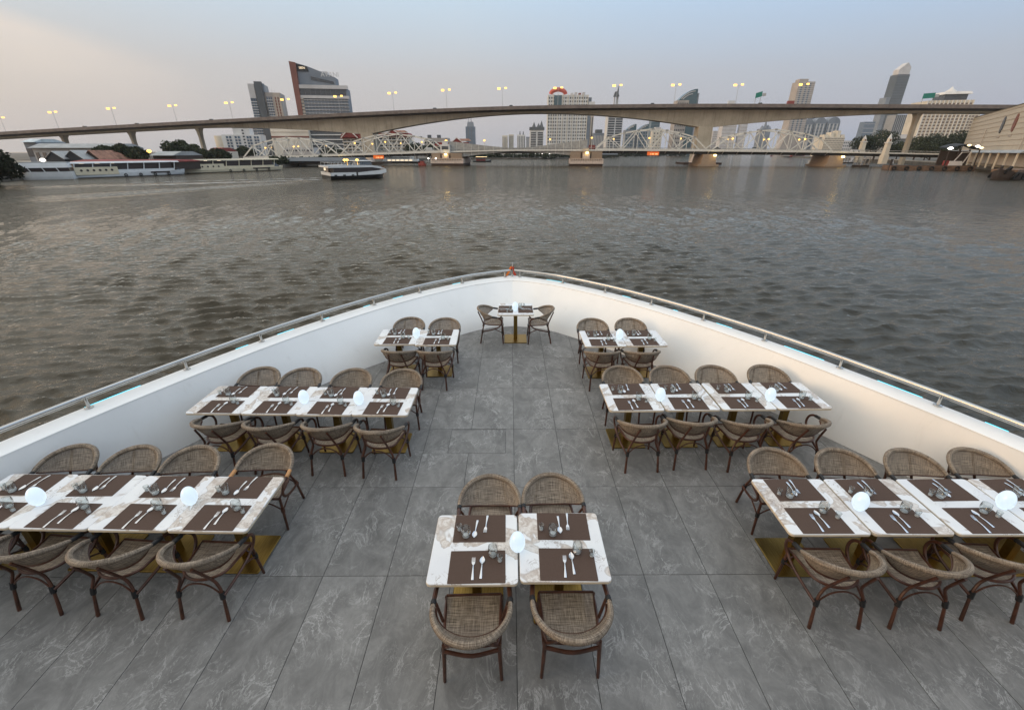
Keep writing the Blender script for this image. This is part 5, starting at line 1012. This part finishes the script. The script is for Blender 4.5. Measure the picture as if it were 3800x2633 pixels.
# big dark rain tree at the left edge
pb = Vector((-147.5, 117, GZ)); L0 = [(2, 0, 6.5, 8)]
L0 += [(dx, dy, dz, r) for dx, dy, dz, r in ((8, -3, 7.6, 6.0), (13, 2, 6.6, 5.0), (18, 3, 5.0, 4.2), (22, 2, 3.4, 3.0), (-6, 2, 8.5, 7), (4, 5, 9.8, 5.5), (10, 6, 8.8, 5), (15, -4, 3.4, 4.2), (9, -6, 3.4, 5), (20, 5, 1.8, 3.0), (4, -8, 2.5, 5), (12, -7, .8, 4.0), (19, -2, .6, 3.4), (14, 3, .8, 4.0), (5, 0, 1.2, 5))]
t_ = tree('big dark spreading tree overhanging the water at the left edge', pb, 10, 12, 11, 15000, 'tree_leaf_dark', .55, L0, flat=.66); t_.rotation_euler[2] = 0
for k, (lab, x, yt, D, w, mt) in enumerate((('low dark bushy tree behind the cream boat, leftmost of the clump', 395, 543, 205, 80, 'tree_leaf'), ('dark bushy tree behind the cream boat, in the middle of the clump', 460, 538, 210, 90, 'tree_leaf'), ('dark bushy tree at the right end of the clump behind the cream boat', 512, 546, 205, 60, 'tree_leaf'), ('round dark tree left of the bridge approach', 668, 524, 225, 105, 'tree_leaf'), ('lighter green tree beside the round dark one', 722, 536, 235, 60, 'tree_leaf_light'), ('small dark tree below the leftmost far pier', 752, 556, 240, 60, 'tree_leaf'), ('dark tree beside the red-roofed house on the bank', 815, 553, 260, 60, 'tree_leaf'), ('small tree right of the bridge-end pillar', 905, 548, 330, 70, 'tree_leaf'), ('dark tree behind the left truss, near the resort', 1235, 555, 390, 70, 'tree_leaf'), ('dark tree seen through the second truss', 1545, 535, 400, 80, 'tree_leaf'), ('second dark tree seen through the second truss, near the cabin', 1600, 542, 400, 70, 'tree_leaf'), ('rounded green tree left of the two stone pillars', 3205, 505, 390, 90, 'tree_leaf'), ('tall domed green tree behind the left stone pillar', 3250, 485, 400, 110, 'tree_leaf'), ('low green tree between pillar and bridge pier', 3335, 528, 385, 70, 'tree_leaf'), ('broad green tree right of the bridge pier', 3400, 512, 375, 110, 'tree_leaf_light'), ('broad green tree in the middle of the right-hand grove', 3460, 500, 370, 120, 'tree_leaf'), ('tallest green tree against the warehouse wall', 3535, 488, 350, 120, 'tree_leaf'), ('low green tree at the water behind the landing stage', 3440, 540, 335, 100, 'tree_leaf_light'))):
    px_tree(lab, x, yt, D, w * 1.15, 40 + k, 3200, mt, size=.6)
# leafless tree
def bare_tree():
    p = at(562, 562, 235); t = thing('bare_tree', 'pale leafless tree behind the yellow lamp on the left bank', 'tree', (p.x, p.y, GZ)); g = random.Random(4); mb = MB(); mb.tube([(0, 0, -.5), (0, 0, 2.6)], [.28, .2], 6).build('trunk', M['twig'], t)
    for k in range(26):
        a = g.uniform(0, 6.28); r = g.uniform(1.5, 4.4); z = g.uniform(3.2, 6.6); p1 = (r * .45 * math.cos(a), r * .45 * math.sin(a), 1.8 + z * .35); p2 = (r * math.cos(a), r * math.sin(a), z); b_ = MB().tube([(0, 0, 1.8), p1, p2], [.10, .07, .03], 4)
        for q in range(3): b_.tube([p1, (p2[0] + g.uniform(-1, 1), p2[1] + g.uniform(-1, 1), p2[2] + g.uniform(-.4, .8))], [.05, .02], 3)
        b_.build('branch', M['twig'], t)
bare_tree()
# far bank wood: one mass along the water
def far_wood():
    lob = []; g = random.Random(9)
    for k in range(64): x = -60 + k * 3.2 + g.uniform(-1, 1); y = 520 + max(0, (x - 40)) * 1.6; lob.append((x, y + 6, GZ + g.uniform(1.2, 2.6), g.uniform(2.2, 4.0)))
    for k in range(90): s = k / 89; x = 110 + 420 * s; y = 700 + 480 * s; lob.append((x, y, GZ + g.uniform(1.5, 3.5), g.uniform(3, 6.0)))
    for k in range(40): s = k / 39; lob.append((-122 + 24 * s + g.uniform(-3, 0), 250 + 200 * s, GZ + g.uniform(.8, 2.0), g.uniform(1.6, 3.0)))
    struct(leaf_crown(lob, 26000, 1.2, 77).build('far_wood', M['tree_leaf']), 'stuff')
far_wood()

# ------------------------------------------------------------------ left bank sheds and houses
def shed(label, x0, x1, ye, yp, D, depth, gable, roof, name='shed'):
    a, b = at(x0, ye, D), at(x1, ye, D); w = (b - a).length; he = a.z - GZ; hp = at(x0, yp, D).z - GZ; t = thing(name, label, 'building', ((a.x + b.x) / 2, (a.y + b.y) / 2, GZ), math.atan2(b.y - a.y, b.x - a.x))
    MB().slab_y([(-w / 2, 0), (w / 2, 0), (w / 2, he), (0, hp), (-w / 2, he)], 0, depth).build('gable_wall', M[gable], t)
    for s in (-1, 1):
        mb = MB(); mb.grid([[(s * (w / 2 + .3), y, he - .15 + dz), (0, y, hp + .08 + dz)] for y, dz in ((-.5, 0), (depth + .5, 0), (depth + .5, .18), (-.5, .18), (-.5, 0))]); mb.build('roof_slope', M[roof], t)
    MB().box((0, -.03, he * .4), (w * .3, .1, he * .8)).build('doorway', M['shed_dark'], t)
shed('leftmost dark gabled shed with pale tin roof on the bank', 170, 238, 590, 563, 185, 16, 'shed_dark', 'roof_tin'); shed('middle dark gabled shed between tin and rusty roofs', 238, 312, 591, 560, 187, 16, 'shed_dark', 'roof_tin'); shed('shed with rusty brown roof right of the tin ones', 312, 372, 592, 560, 192, 16, 'wood_dark', 'roof_rust')
def long_roof(label, x0, x1, y0, y1, D, mt, roof):
    b = Bld('long_shed', label, x0, x1, y1, D, mt, 18, y1); b.box((0, 8, b.h + (y1 - y0) * b.s / 2), (b.w * 1.02, 20, (y1 - y0) * b.s), roof, 'roof', top=(.98, .35)); b.grid(12, 1, -b.w / 2, b.w / 2, .5, b.h, b.w / 12 * .5, b.h * .4, 'glass_dark')
long_roof('long grey shed roof running behind the gabled sheds', 118, 430, 534, 549, 240, 'wall_grey', 'roof_tin'); long_roof('pale blue roofed building behind the big left tree', 86, 134, 516, 528, 270, 'wall_slate', 'roof_pale'); long_roof('grey tiled house right of the yellow lamp on the left bank', 566, 652, 563, 577, 205, 'wood_dark', 'roof_tin'); long_roof('small house with steep red roof below the far piers', 776, 812, 549, 562, 262, 'wall_cream', 'roof_red'); long_roof('long low red-roofed landing hall behind the cream boats', 270, 640, 594, 601, 176, 'wood_dark', 'roof_red'); long_roof('dark riverside hall under the left truss', 1040, 1330, 586, 598, 262, 'wood_dark', 'wall_dark')
long_roof('dark green riverside hall beyond the right bascule pier', 2222, 2292, 568, 574, 640, 'tree_leaf', 'wall_dark'); long_roof('grey flat hall behind the right-hand trees', 3290, 3390, 500, 515, 430, 'wall_grey', 'wall_taupe')
# pointed stone pillars that mark the bridge ends
def pillar(label, x, yb, yt, D, wpx):
    p = at(x, yb, D); h = at(x, yt, D).z - p.z; w = wpx / 1801 * D; t = thing('stone_pillar', label, 'pillar', (p.x, p.y, p.z))
    zg = min(GZ - p.z, -.05); MB().box((0, 0, (zg + .0) / 2), (w * 1.25, w * 1.25, abs(zg))).build('plinth', M['wall_cream'], t)
    MB().box((0, 0, h * .27), (w, w, h * .54), 0, (.86, .86)).build('shaft', M['wall_cream'], t); MB().box((0, 0, h * .57), (w * 1.12, w * 1.12, h * .06)).build('cornice', M['wall_white'], t); MB().box((0, 0, h * .68), (w * .72, w * .72, h * .16), 0, (.85, .85)).build('lantern', M['wall_cream'], t)
    MB().box((0, 0, h * .88), (w * .6, w * .6, h * .24), 0, (.06, .06)).build('spire', M['wall_white'], t); MB().box((0, -w * .36, h * .68), (w * .26, .2, h * .1)).build('niche', M['wall_brown'], t)
pillar('pale pointed stone pillar at the left end of the truss bridge', 848, 588, 548, 318, 14); pillar('left pale pointed stone pillar at the right end of the truss bridge', 3196, 558, 502, 300, 15); pillar('right larger pale pointed stone pillar at the right end of the truss bridge', 3283, 575, 495, 262, 16)
# lamp standards on the banks
def bank_lamp(label, x, y, D, mt, r=.7, n=1):
    p = at(x, y, D); zb = GZ if p.z > GZ else WZ; t = thing('flood_light', label, 'lamp', (p.x, p.y, zb)); MB().tube([(0, 0, 0), (0, 0, p.z - zb)], .1, 6).build('pole', M['sign_grey'], t); MB().lathe([(r * .2, -r * .8), (r * .9, -r * .3), (r, .1 * r), (r * .5, r * .7)], 8, (0, 0, p.z - zb)).build('lamp_head', M[mt], t)
for a in (('yellow lamp on the left bank before the leafless tree', 553, 561, 200, 'lamp_gold', .85), ('white lamp glowing beside the big left tree', 158, 594, 150, 'lamp_white', .7), ('low white lamp under the big left tree', 66, 617, 128, 'lamp_white', .55), ('small white lamp on the far bank, first right of the bascule midpoint', 1960, 567, 505, 'lamp_white', .7), ('small white lamp on the far bank, second right of the bascule midpoint', 1986, 568, 505, 'lamp_white', .7), ('small white lamp on the far bank, third right of the bascule midpoint', 2012, 569, 506, 'lamp_white', .7), ('small white lamp on the far bank, fourth right of the bascule midpoint', 2040, 569, 507, 'lamp_white', .7), ('small warm lamp on the far bank left of the tugboat', 1905, 568, 500, 'lamp_warm', .6), ('white work lamp below the truss deck, left of the cabin pier', 1590, 588, 290, 'lamp_white', .5), ('second white work lamp below the truss deck beside the cabin pier', 1617, 588, 290, 'lamp_white', .5)):
    bank_lamp(*a)

# ------------------------------------------------------------------ boats
def hull_mesh(L, Wd, fb, bow=.25, rake=.08, stern=.92, sheer=.25, n=12):
    rows = []
    for z, k in ((-.6, .86), (0, .94), (fb * .5, .98), (fb, 1.0)):
        r = []
        for side in (1, -1):
            seq = range(n + 1) if side == 1 else range(n, -1, -1)
            for i in seq:
                s = i / n; x = -L / 2 + L * s; hw = Wd / 2 * k * (stern + (1 - stern) * min(1, s * 4)); q = max(0.0, (s - (1 - bow)) / bow); hw *= max(.02, (1 - q ** 2.2)); r.append((x - (1 - k) * L * rake * 4 * s, side * hw, z + sheer * fb * q ** 2 * (z / fb if z > 0 else 0)))
        rows.append(r)
    mb = MB().grid(rows, True); m = len(rows[0]); o = 3 * m; mb.f.append(tuple(o + i for i in range(m))[::-1]); return mb
def boat_root(name, label, P, Q):
    P, Q = Vector(P), Vector(Q); c = (P + Q) / 2; t = thing(name, label, 'boat', (c.x, c.y, WZ), math.atan2(Q.y - P.y, Q.x - P.x)); return t, (Q - P).length
def waterline(x, y): p = onz(x, y, WZ); return (p.x, p.y)
def cruiser(label, P, Q, hull, panel, nwin, lit, Wd=7.0, fb=1.5, hc=4.6):
    t, L = boat_root('cruise_boat', label, P, Q); hull_mesh(L, Wd, fb).build('hull', M[hull], t, True); MB().box((-L * .03, 0, .06), (L * .9, Wd * .97, .24)).build('waterline_strake', M['boat_black'], t)
    x0, x1 = -L * .49, L * .36; s = -1
    lp = MB().box(((x0 + x0 + L * .34) / 2, -Wd / 2 + .05, fb + .55), (L * .34, .24, 2.3)).build('side_panel', M[panel], t)
    ph = MB().lathe([(.34, -.06), (.34, .06)], 10).mesh('porthole', M['boat_dark'])
    for k in range(6): o = obj('porthole', ph, lp, (x0 + L * .05 + k * L * .048, -Wd / 2 - .1, fb + .75)); o.rotation_euler = (R(90), 0, 0)
    MB().box(((x0 + x1) / 2, 0, fb + 1.5), (x1 - x0 - 1.0, Wd - 1.2, 2.4)).build('saloon', M['boat_dark'], t)
    MB().box(((x0 + x1) / 2, 0, fb + .35), (x1 - x0, Wd - .3, .9)).build('lower_side', M[hull], t)
    for k in range(nwin + 1):
        x = x0 + (x1 - x0) * k / nwin
        for sg in (-1, 1): MB().beam((x, sg * (Wd / 2 - .25), fb + .7), (x + .5, sg * (Wd / 2 - .25), hc - .3), .24, .24).build('pillar', M[hull], t)
    MB().box(((x0 + x1) / 2 + L * .02, 0, hc - .1), (x1 - x0 + L * .08, Wd + .3, .42), 0, (.98, .92)).build('roof', M[hull], t)
    MB().box((x1 + L * .04, 0, fb + .9), (L * .07, Wd * .55, 1.5), 0, (.5, .8), (-.8, 0)).build('windscreen', M['glass_dark'], t); MB().box((x1 * .6, -Wd / 2 + .02, fb - .35), (L * .18, .14, .5)).build('side_window', M['boat_dark'], t)
    for k in range(4):
        ty = MB(); ty.tube([(.38 * math.cos(a), 0, .38 * math.sin(a)) for a in np.linspace(0, 6.283, 11)[:-1]], .14, 6, True); ty.build('tyre_fender', M['rubber'], t, True, (-L * .1 + k * L * .13, -Wd / 2 - .15, .55))
    if lit:
        for k in range(3): MB().box((x0 + L * (.08 + .12 * k), -Wd / 2 + 1.2, hc - .42), (1.2, .3, .14)).build('deck_lamp', M['window_light'], t)
    return t
cruiser('long cream and white cruise boat moored along the left bank', waterline(268, 661), waterline(690, 646), 'boat_white', 'boat_cream', 6, True); cruiser('second cream cruise boat moored farther along the left bank', waterline(672, 643), waterline(1052, 630), 'boat_cream', 'boat_cream', 7, True, 7.0, 1.5, 4.8)
def white_boat():
    P, Q = waterline(282, 663), waterline(66, 668); t, L = boat_root('river_cruiser', 'smooth white two-band boat moored under the big left tree', P, Q); Wd = 6.5
    hull_mesh(L, Wd, 2.2, .35).build('hull', M['boat_white'], t, True); MB().box((-L * .06, 0, 2.75), (L * .84, Wd - .5, 1.3)).build('saloon', M['boat_dark'], t); MB().box((-L * .06, 0, 4.0), (L * .86, Wd - .1, 1.4), 0, (.94, .9)).build('upper_side', M['boat_white'], t); MB().box((-L * .07, 0, 4.78), (L * .80, Wd - .8, .18)).build('roof', M['roof_tin'], t)
    for k in range(3): MB().beam((-L * .3 + k * L * .24, (Wd / 2 - .2), 2.1), (-L * .3 + k * L * .24 + .5, (Wd / 2 - .2), 3.4), .2).build('window_post', M['boat_white'], t)
    for k in range(3): MB().beam((-L * .3 + k * L * .24, -(Wd / 2 - .2), 2.1), (-L * .3 + k * L * .24 + .5, -(Wd / 2 - .2), 3.4), .2).build('window_post', M['boat_white'], t)
white_boat()
# the passing electric ferry: black hull, white wedge of a side, open upper deck
def ferry():
    A, B, C = Vector(waterline(1180, 661)), Vector(waterline(1241, 667)), Vector(waterline(1436, 661)); L = (C - B).length; Wd = (A - B).length; u = (C - B) / L; c = B + u * L / 2 + Vector((-u.y, u.x)) * Wd / 2
    t = thing('river_ferry', 'white and black passenger ferry under way with an open upper deck', 'boat', (c.x, c.y, WZ), math.atan2(u.y, u.x))
    hull_mesh(L, Wd * .98, 1.35, .30, .05, .98, .5).build('hull', M['boat_black'], t, True)
    for s in (-1, 1):
        y0, y1 = (s * Wd / 2, s * (Wd / 2 - .22)); 
        MB().slab_y([(-L / 2, 1.25), (-L * .08, 1.25), (-L * .08, 2.35), (-L / 2, 2.35)], min(y0, y1), max(y0, y1)).build('stern_bulwark', M['boat_white'], t)
        MB().slab_y([(-L * .05, 1.3), (L * .34, 1.55), (L * .44, 2.1), (L * .44, 3.2), (L * .30, 2.85), (-L * .05, 2.25)], min(y0, y1), max(y0, y1)).build('side_wedge', M['boat_white'], t)
        MB().slab_y([(-L / 2 - .3, 3.95), (L * .20, 3.95), (L * .38, 3.35), (L * .44, 3.2), (L * .40, 3.65), (L * .22, 4.6), (-L * .1, 4.75), (-L / 2 - .3, 4.5)], min(y0, y1), max(y0, y1)).build('roof_edge', M['boat_white'], t)
        me = MB().box((0, 0, 0), (.7, .12, .35)).mesh('vent', M['boat_black'])
        for k in range(3): obj('vent', me, t, (-L * .42 + k * L * .14, y0, 1.45))
    MB().box((-L / 2 + .1, 0, 1.8), (.22, Wd, 1.1)).build('stern_panel', M['boat_white'], t); MB().box((-L / 2 - .1, 0, 4.2), (.5, Wd, .6)).build('roof_edge', M['boat_white'], t)
    MB().box((-L * .05, 0, 2.7), (L * .78, Wd - .6, 2.6)).build('saloon', M['boat_dark'], t); MB().box((-L * .46, 0, 3.0), (.3, Wd * .18, 1.8)).build('stern_door', M['wall_taupe'], t); MB().box((-L * .462, Wd * .26, 3.2), (.3, .9, .9)).build('lit_window', M['window_light'], t)
    MB().box((-L * .06, 0, 4.1), (L * .86, Wd - .5, .3)).build('upper_deck', M['roof_tin'], t)
    fr = MB()
    for s in (-1, 1): fr.beam((-L * .48, s * (Wd / 2 - .3), 5.6), (-L * .12, s * (Wd / 2 - .3), 5.6), .09)
    fr.beam((-L * .48, -Wd / 2 + .3, 5.6), (-L * .48, Wd / 2 - .3, 5.6), .09); fr.build('deck_rail', M['boat_white'], t)
    for k in range(7):
        for s in (-1, 1): MB().beam((-L * .48 + k * L * .06, s * (Wd / 2 - .3), 4.5), (-L * .48 + k * L * .06, s * (Wd / 2 - .3), 5.6), .07).build('stanchion', M['boat_white'], t)
    seat = MB().box((0, 0, .4), (.5, .5, .12)).box((-.22, 0, .8), (.1, .5, .8)).mesh('deck_seat', M['wall_slate'])
    for k in range(5):
        for j in range(3): obj('deck_seat', seat, t, (-L * .12 + k * .95, -Wd * .3 + j * Wd * .28, 4.25))
    MB().box((L * .14, 0, 5.3), (L * .22, Wd * .6, 1.3), 0, (.85, .95)).build('wheelhouse', M['glass_grey'], t); MB().box((L * .12, 0, 6.05), (L * .28, Wd * .68, .22)).build('wheelhouse_roof', M['boat_white'], t)
    for x in (-L * .19, -L * .15, L * .02): MB().lathe([(.05, -.4), (.4, -.2), (.45, .15), (.1, .45)], 8, (x, -Wd * .2, 6.4)).tube([(x, -Wd * .2, 4.3), (x, -Wd * .2, 6.0)], .04, 5).build('deck_globe', M['lamp_gold'], t)
    t.scale = (1.12, 1.08, .84)
    return t, L, Wd
fer, fL, fW = ferry()
def small_boat(label, x, y, L, Wd, hull, house, ang, hh=1.6, name='small_boat', roof='boat_white', lit=None, lamp_r=.3):
    p = onz(x, y, WZ); t = thing(name, label, 'boat', (p.x, p.y, WZ), R(ang)); hull_mesh(L, Wd, 1.0, .35, .1, .85, .7).build('hull', M[hull], t, True)
    MB().box((-L * .08, 0, 1.0 + hh / 2), (L * .5, Wd * .75, hh), 0, (.9, .9)).build('deckhouse', M[house], t); MB().box((-L * .08, 0, 1.06 + hh), (L * .56, Wd * .85, .14)).build('roof', M[roof], t); MB().box((-L * .08, -Wd * .375, 1.1 + hh * .55), (L * .42, .1, hh * .4)).build('window', M['glass_dark'], t)
    if lit: MB().box((-L * .05, -Wd * .4, 1.2 + hh), (L * .6, .25, .2)).build('lit_strip', M[lit], t)
    return t
small_boat('small red workboat left of the cabin pier', 1566, 614, 5.2, 2.2, 'boat_red', 'boat_red', 160, 1.4, roof='boat_red'); small_boat('dark tugboat with a lit yellow awning right of the cabin pier', 1790, 601, 15, 5, 'boat_black', 'boat_red', 5, 2.6, 'tugboat', 'boat_red', 'lamp_warm')
small_boat('tiny rowing boat on the far river below the teal tower', 2478, 580, 6, 2, 'boat_dark', 'boat_white', 10, .9); small_boat('tiny boat on the far river right of the lit pier', 2655, 580, 6, 2, 'boat_red', 'boat_dark', 20, 1.0); small_boat('tiny boat on the far river below the curved tower', 2863, 580, 6, 2, 'boat_red', 'boat_dark', 20, 1.0)
small_boat('long dark red and black barge left of the last truss pier', 2965, 584, 40, 7, 'boat_black', 'boat_red', 4, 2.2, 'barge', 'boat_dark'); small_boat('dark sand barge under the last truss, far shore', 3120, 586, 30, 7, 'boat_red', 'wood_dark', 6, 1.6, 'barge', 'wood_dark')
def catamaran():
    t, L = boat_root('catamaran', 'white tour boat with a lit window row beyond the left bridge piers', waterline(1415, 605), waterline(1572, 605)); Wd = 7
    hull_mesh(L, Wd, 1.2, .35, .1, .9, .5).build('hull', M['boat_black'], t, True); MB().box((-L * .03, 0, 1.9), (L * .86, Wd * .9, 1.6), 0, (.94, .9)).build('saloon', M['boat_white'], t); MB().box((-L * .08, 0, 3.3), (L * .66, Wd * .8, 1.2), 0, (.88, .9)).build('upper_saloon', M['boat_white'], t); MB().box((-L * .08, 0, 4.1), (L * .70, Wd * .85, .3)).build('roof', M['boat_white'], t)
    for k in range(6): MB().box((-L * .28 + k * L * .10, -Wd * .455, 1.9), (L * .075, .12, .75)).build('lit_window', M['window_light'], t)
    MB().box((-L * .08, -Wd * .40, 3.3), (L * .55, .12, .5)).build('window_band', M['glass_dark'], t)
catamaran()
small_boat('dark covered boat moored by the hall under the left truss', 1100, 617, 16, 5, 'boat_dark', 'wood_dark', 40, 2.0, roof='roof_tin'); small_boat('second dark covered boat at the hall under the left truss', 1155, 613, 14, 5, 'boat_dark', 'wall_slate', 40, 1.8, roof='roof_tin')
# foam behind the ferry
def wake():
    c = fer.location; a = fer.rotation_euler[2]; ux, uy = math.cos(a), math.sin(a); g = random.Random(2); mb = MB()
    for s in (-1, 1):
        L_ = []; R_ = []
        for k in range(40):
            d = fL / 2 - .5 + k * 1.3; off = s * (fW * .32 + .10 * k + .5 * math.sin(k * .7)); w = (1.5 - .02 * k) * (1 + .4 * math.sin(k * 1.9 + s)); x = c.x - ux * d - uy * off - .55 * k * .0; y = c.y - uy * d + ux * off
            z = WZ + .10; L_.append((x + uy * w, y - ux * w, z)); R_.append((x - uy * w, y + ux * w, z))
        mb.grid([L_, R_])
    struct(mb.build('wake_foam', M['foam']), 'stuff')
wake()

# ------------------------------------------------------------------ right bank: landing stages
def landing(label, x, y, w, d, h, ang, name='landing_stage'):
    p = onz(x, y, WZ); t = thing(name, label, 'pontoon', (p.x, p.y, WZ), R(ang)); MB().box((0, 0, .25), (w, d, 1.1)).build('pontoon', M['wood_dark'], t); MB().box((0, 0, .84), (w * .98, d * .98, .08)).build('deck', M['quay_concrete'], t)
    for i in range(3):
        for j in (-1, 1): MB().beam((-w * .45 + i * w * .45, j * d * .42, .8), (-w * .45 + i * w * .45, j * d * .42, h), .28).build('post', M['wall_pale'], t)
    for z in (h, h * .62):
        for j in (-1, 1): MB().beam((-w * .48, j * d * .42, z), (w * .48, j * d * .42, z), .22).build('rail', M['wall_pale'], t)
    for i in range(3): MB().beam((-w * .45 + i * w * .45, -d * .42, h), (-w * .45 + i * w * .45, d * .42, h), .22).build('cross_bar', M['wall_pale'], t)
    MB().beam((w * .45, 0, .9), (w * .5 + 10, 6, h * .8), 1.4, .3).build('gangway', M['wall_taupe'], t)
landing('small grey framed landing stage, farther of two', 3142, 606, 7, 5, 4.2, 20); landing('small grey framed landing stage, nearer of two', 3192, 618, 7, 5, 4.6, 20)
def long_pontoon():
    A, B = Vector(waterline(3300, 632)), Vector(waterline(3612, 634)); L = (B - A).length; c = (A + B) / 2; t = thing('long_pontoon', 'long rusty pontoon with tyres and a dark pier shelter on the right bank', 'pontoon', (c.x, c.y, WZ), math.atan2(B.y - A.y, B.x - A.x))
    MB().box((0, 3, .7), (L, 7, 2.6)).build('hull', M['pontoon_rust'], t); MB().box((0, 3, 2.05), (L * .99, 6.8, .14)).build('deck', M['wood_dark'], t)
    for k in range(7): ty = MB(); ty.tube([(.75 * math.cos(a), 0, .75 * math.sin(a)) for a in np.linspace(0, 6.283, 11)[:-1]], .28, 6, True); ty.build('tyre', M['rubber'], t, True, (-L * .46 + k * L * .15, -.75, .9))
    MB().tube([(-L * .49, 1, 0), (-L * .49, 1, 4.6)], .5, 8).build('mooring_pile', M['boat_dark'], t); MB().box((-L * .47, 1.6, 3.6), (1.0, 1.0, 1.6), 0, (.3, .3)).build('pile_cap', M['wall_pale'], t)
    x0 = L * .12; rr = []
    for i in range(9): s = i / 8; rr.append([(x0 + s * L * .36, y, 8.6 + 1.6 * math.sin(math.pi * (s * .8 + .15)) - 1.2 * abs(s - .5) + dz) for y, dz in ((-.5, 0), (6.5, .6))])
    aw = MB().grid(rr).grid([[(p[0], p[1], p[2] + .35) for p in r] for r in rr]).build('curved_awning', M['shed_dark'], t)
    for i in range(4):
        for y in (0.2, 5.8): MB().beam((x0 + .6 + i * L * .115, y, 2.0), (x0 + .6 + i * L * .115, y, 8.6), .35).build('awning_post', M['wood_dark'], t)
    MB().box((x0 + L * .18, 5.5, 5), (L * .34, .3, 6)).build('back_wall', M['wood_dark'], t); MB().beam((x0 + L * .10, 0, 3), (x0 + L * .17, 0, 7.6), .3).build('ladder', M['wall_pale'], t); MB().beam((x0 + L * .22, 0, 3), (x0 + L * .27, 0, 7.8), .3).build('ladder', M['wall_pale'], t); MB().beam((x0 + L * .17, 0, 7.4), (x0 + L * .28, 0, 7.6), .25).build('ladder_bar', M['wall_pale'], t)
    MB().box((x0 + L * .14, .8, 3.0), (L * .16, 2.4, 1.8), 0, (.85, .7)).build('moored_skiff', M['wall_pale'], t); MB().box((x0 + L * .04, 1.0, 3.1), (L * .05, 1.2, 2.0)).build('red_crate', M['boat_red'], t)
    for sx, zz, mt, r in ((.0, 9.0, 'lamp_white', 1.1), (.20, 10.2, 'lamp_warm', .8), (.30, 9.8, 'lamp_white', .9), (.35, 9.2, 'lamp_warm', .8)): MB().lathe([(r * .3, -.5 * r), (r, 0), (r * .4, .5 * r)], 8, (x0 + sx * L, -.9, zz)).build('flood_lamp', M[mt], t)
long_pontoon()
def pier_building():
    A, B = Vector((236, 236)), Vector((176, 142)); L = (B - A).length; t = thing('pier_building', 'low cream pier building with white framed openings below the warehouse', 'building', (A.x - 3, A.y - 1, WZ), math.atan2((B - A).y, (B - A).x)); h = 7.2
    MB().box((L / 2, 3.5, h / 2 + .6), (L, 5, h)).build('wall', M['wall_tan'], t); MB().box((L / 2, 3.2, .5), (L, 7, 1.6)).build('base', M['wood_dark'], t); MB().box((L / 2, .7, 1.9), (L, .4, 1.4)).build('white_parapet', M['wall_cream'], t); MB().box((L / 2, .8, h + .4), (L, 1.6, .4)).build('eave', M['wall_taupe'], t); MB().box((L / 2, .85, 4.9), (L, .25, .3)).build('rail', M['wall_taupe'], t)
    for k in range(16): MB().beam((2 + k * L / 16, .7, 2.4), (2.9 + k * L / 16, .7, 4.9), .5, .5).build('white_post', M['wall_white'], t); MB().box((4.8 + k * L / 16, .95, 3.7), (L / 16 * .68, .1, 2.1)).build('opening', M['wall_brown'], t)
pier_building()
def near_barge():
    p = onz(3760, 668, WZ); t = thing('barge_bow', 'dark timber barge bow hung with tyres at the right edge', 'boat', (p.x + 5, p.y + 5, WZ), R(205)); hull_mesh(22, 7, 2.0, .3, .1, .95, .5).build('hull', M['wood_dark'], t, True); MB().box((0, 0, 2.5), (16, 6, .7)).build('cargo_deck', M['pontoon_rust'], t)
    for k, (x, y, z) in enumerate(((9.6, 1.4, 2.8), (8.2, 3.0, 1.2), (4.0, 3.6, 1.2), (6.5, -3.0, 1.4))): ty = MB(); ty.tube([(.85 * math.cos(a), .85 * math.sin(a) * .5, .85 * math.sin(a)) for a in np.linspace(0, 6.283, 11)[:-1]], .33, 6, True); ty.build('tyre', M['rubber'], t, True, (x, y, z))
    MB().tube([(10.2, 0, 1.5), (10.4, 0, 4.0)], .35, 8).build('bollard', M['boat_dark'], t)
near_barge()
# low clutter on the right quay: balustrade
for k in range(16):
    s = k / 15; x, y = 245 + (330 - 245) * s, 250 + (465 - 250) * s
tag(MB().box((256, 274, GZ + 1.3), (.5, 52, 1.4), -.46).build('balustrade', M['wall_cream']), 'pale balustrade along the quay below the right-hand grove', 'balustrade')

# ------------------------------------------------------------------ hazy air between here and the skyline
HAZE = True
if HAZE:
    hz = struct(MB().box((300, 2950, 150), (9000, 6500, 320)).build('haze'), 'stuff')
    m = bpy.data.materials.new('haze_air'); m.use_nodes = True; nt = m.node_tree; nt.nodes.clear(); v = nt.nodes.new('ShaderNodeVolumePrincipled'); v.inputs['Color'].default_value = (.97, .98, 1.0, 1); v.inputs['Density'].default_value = .00006; v.inputs['Anisotropy'].default_value = .2
    o = nt.nodes.new('ShaderNodeOutputMaterial'); nt.links.new(v.outputs[0], o.inputs['Volume']); hz.data.materials.append(m)
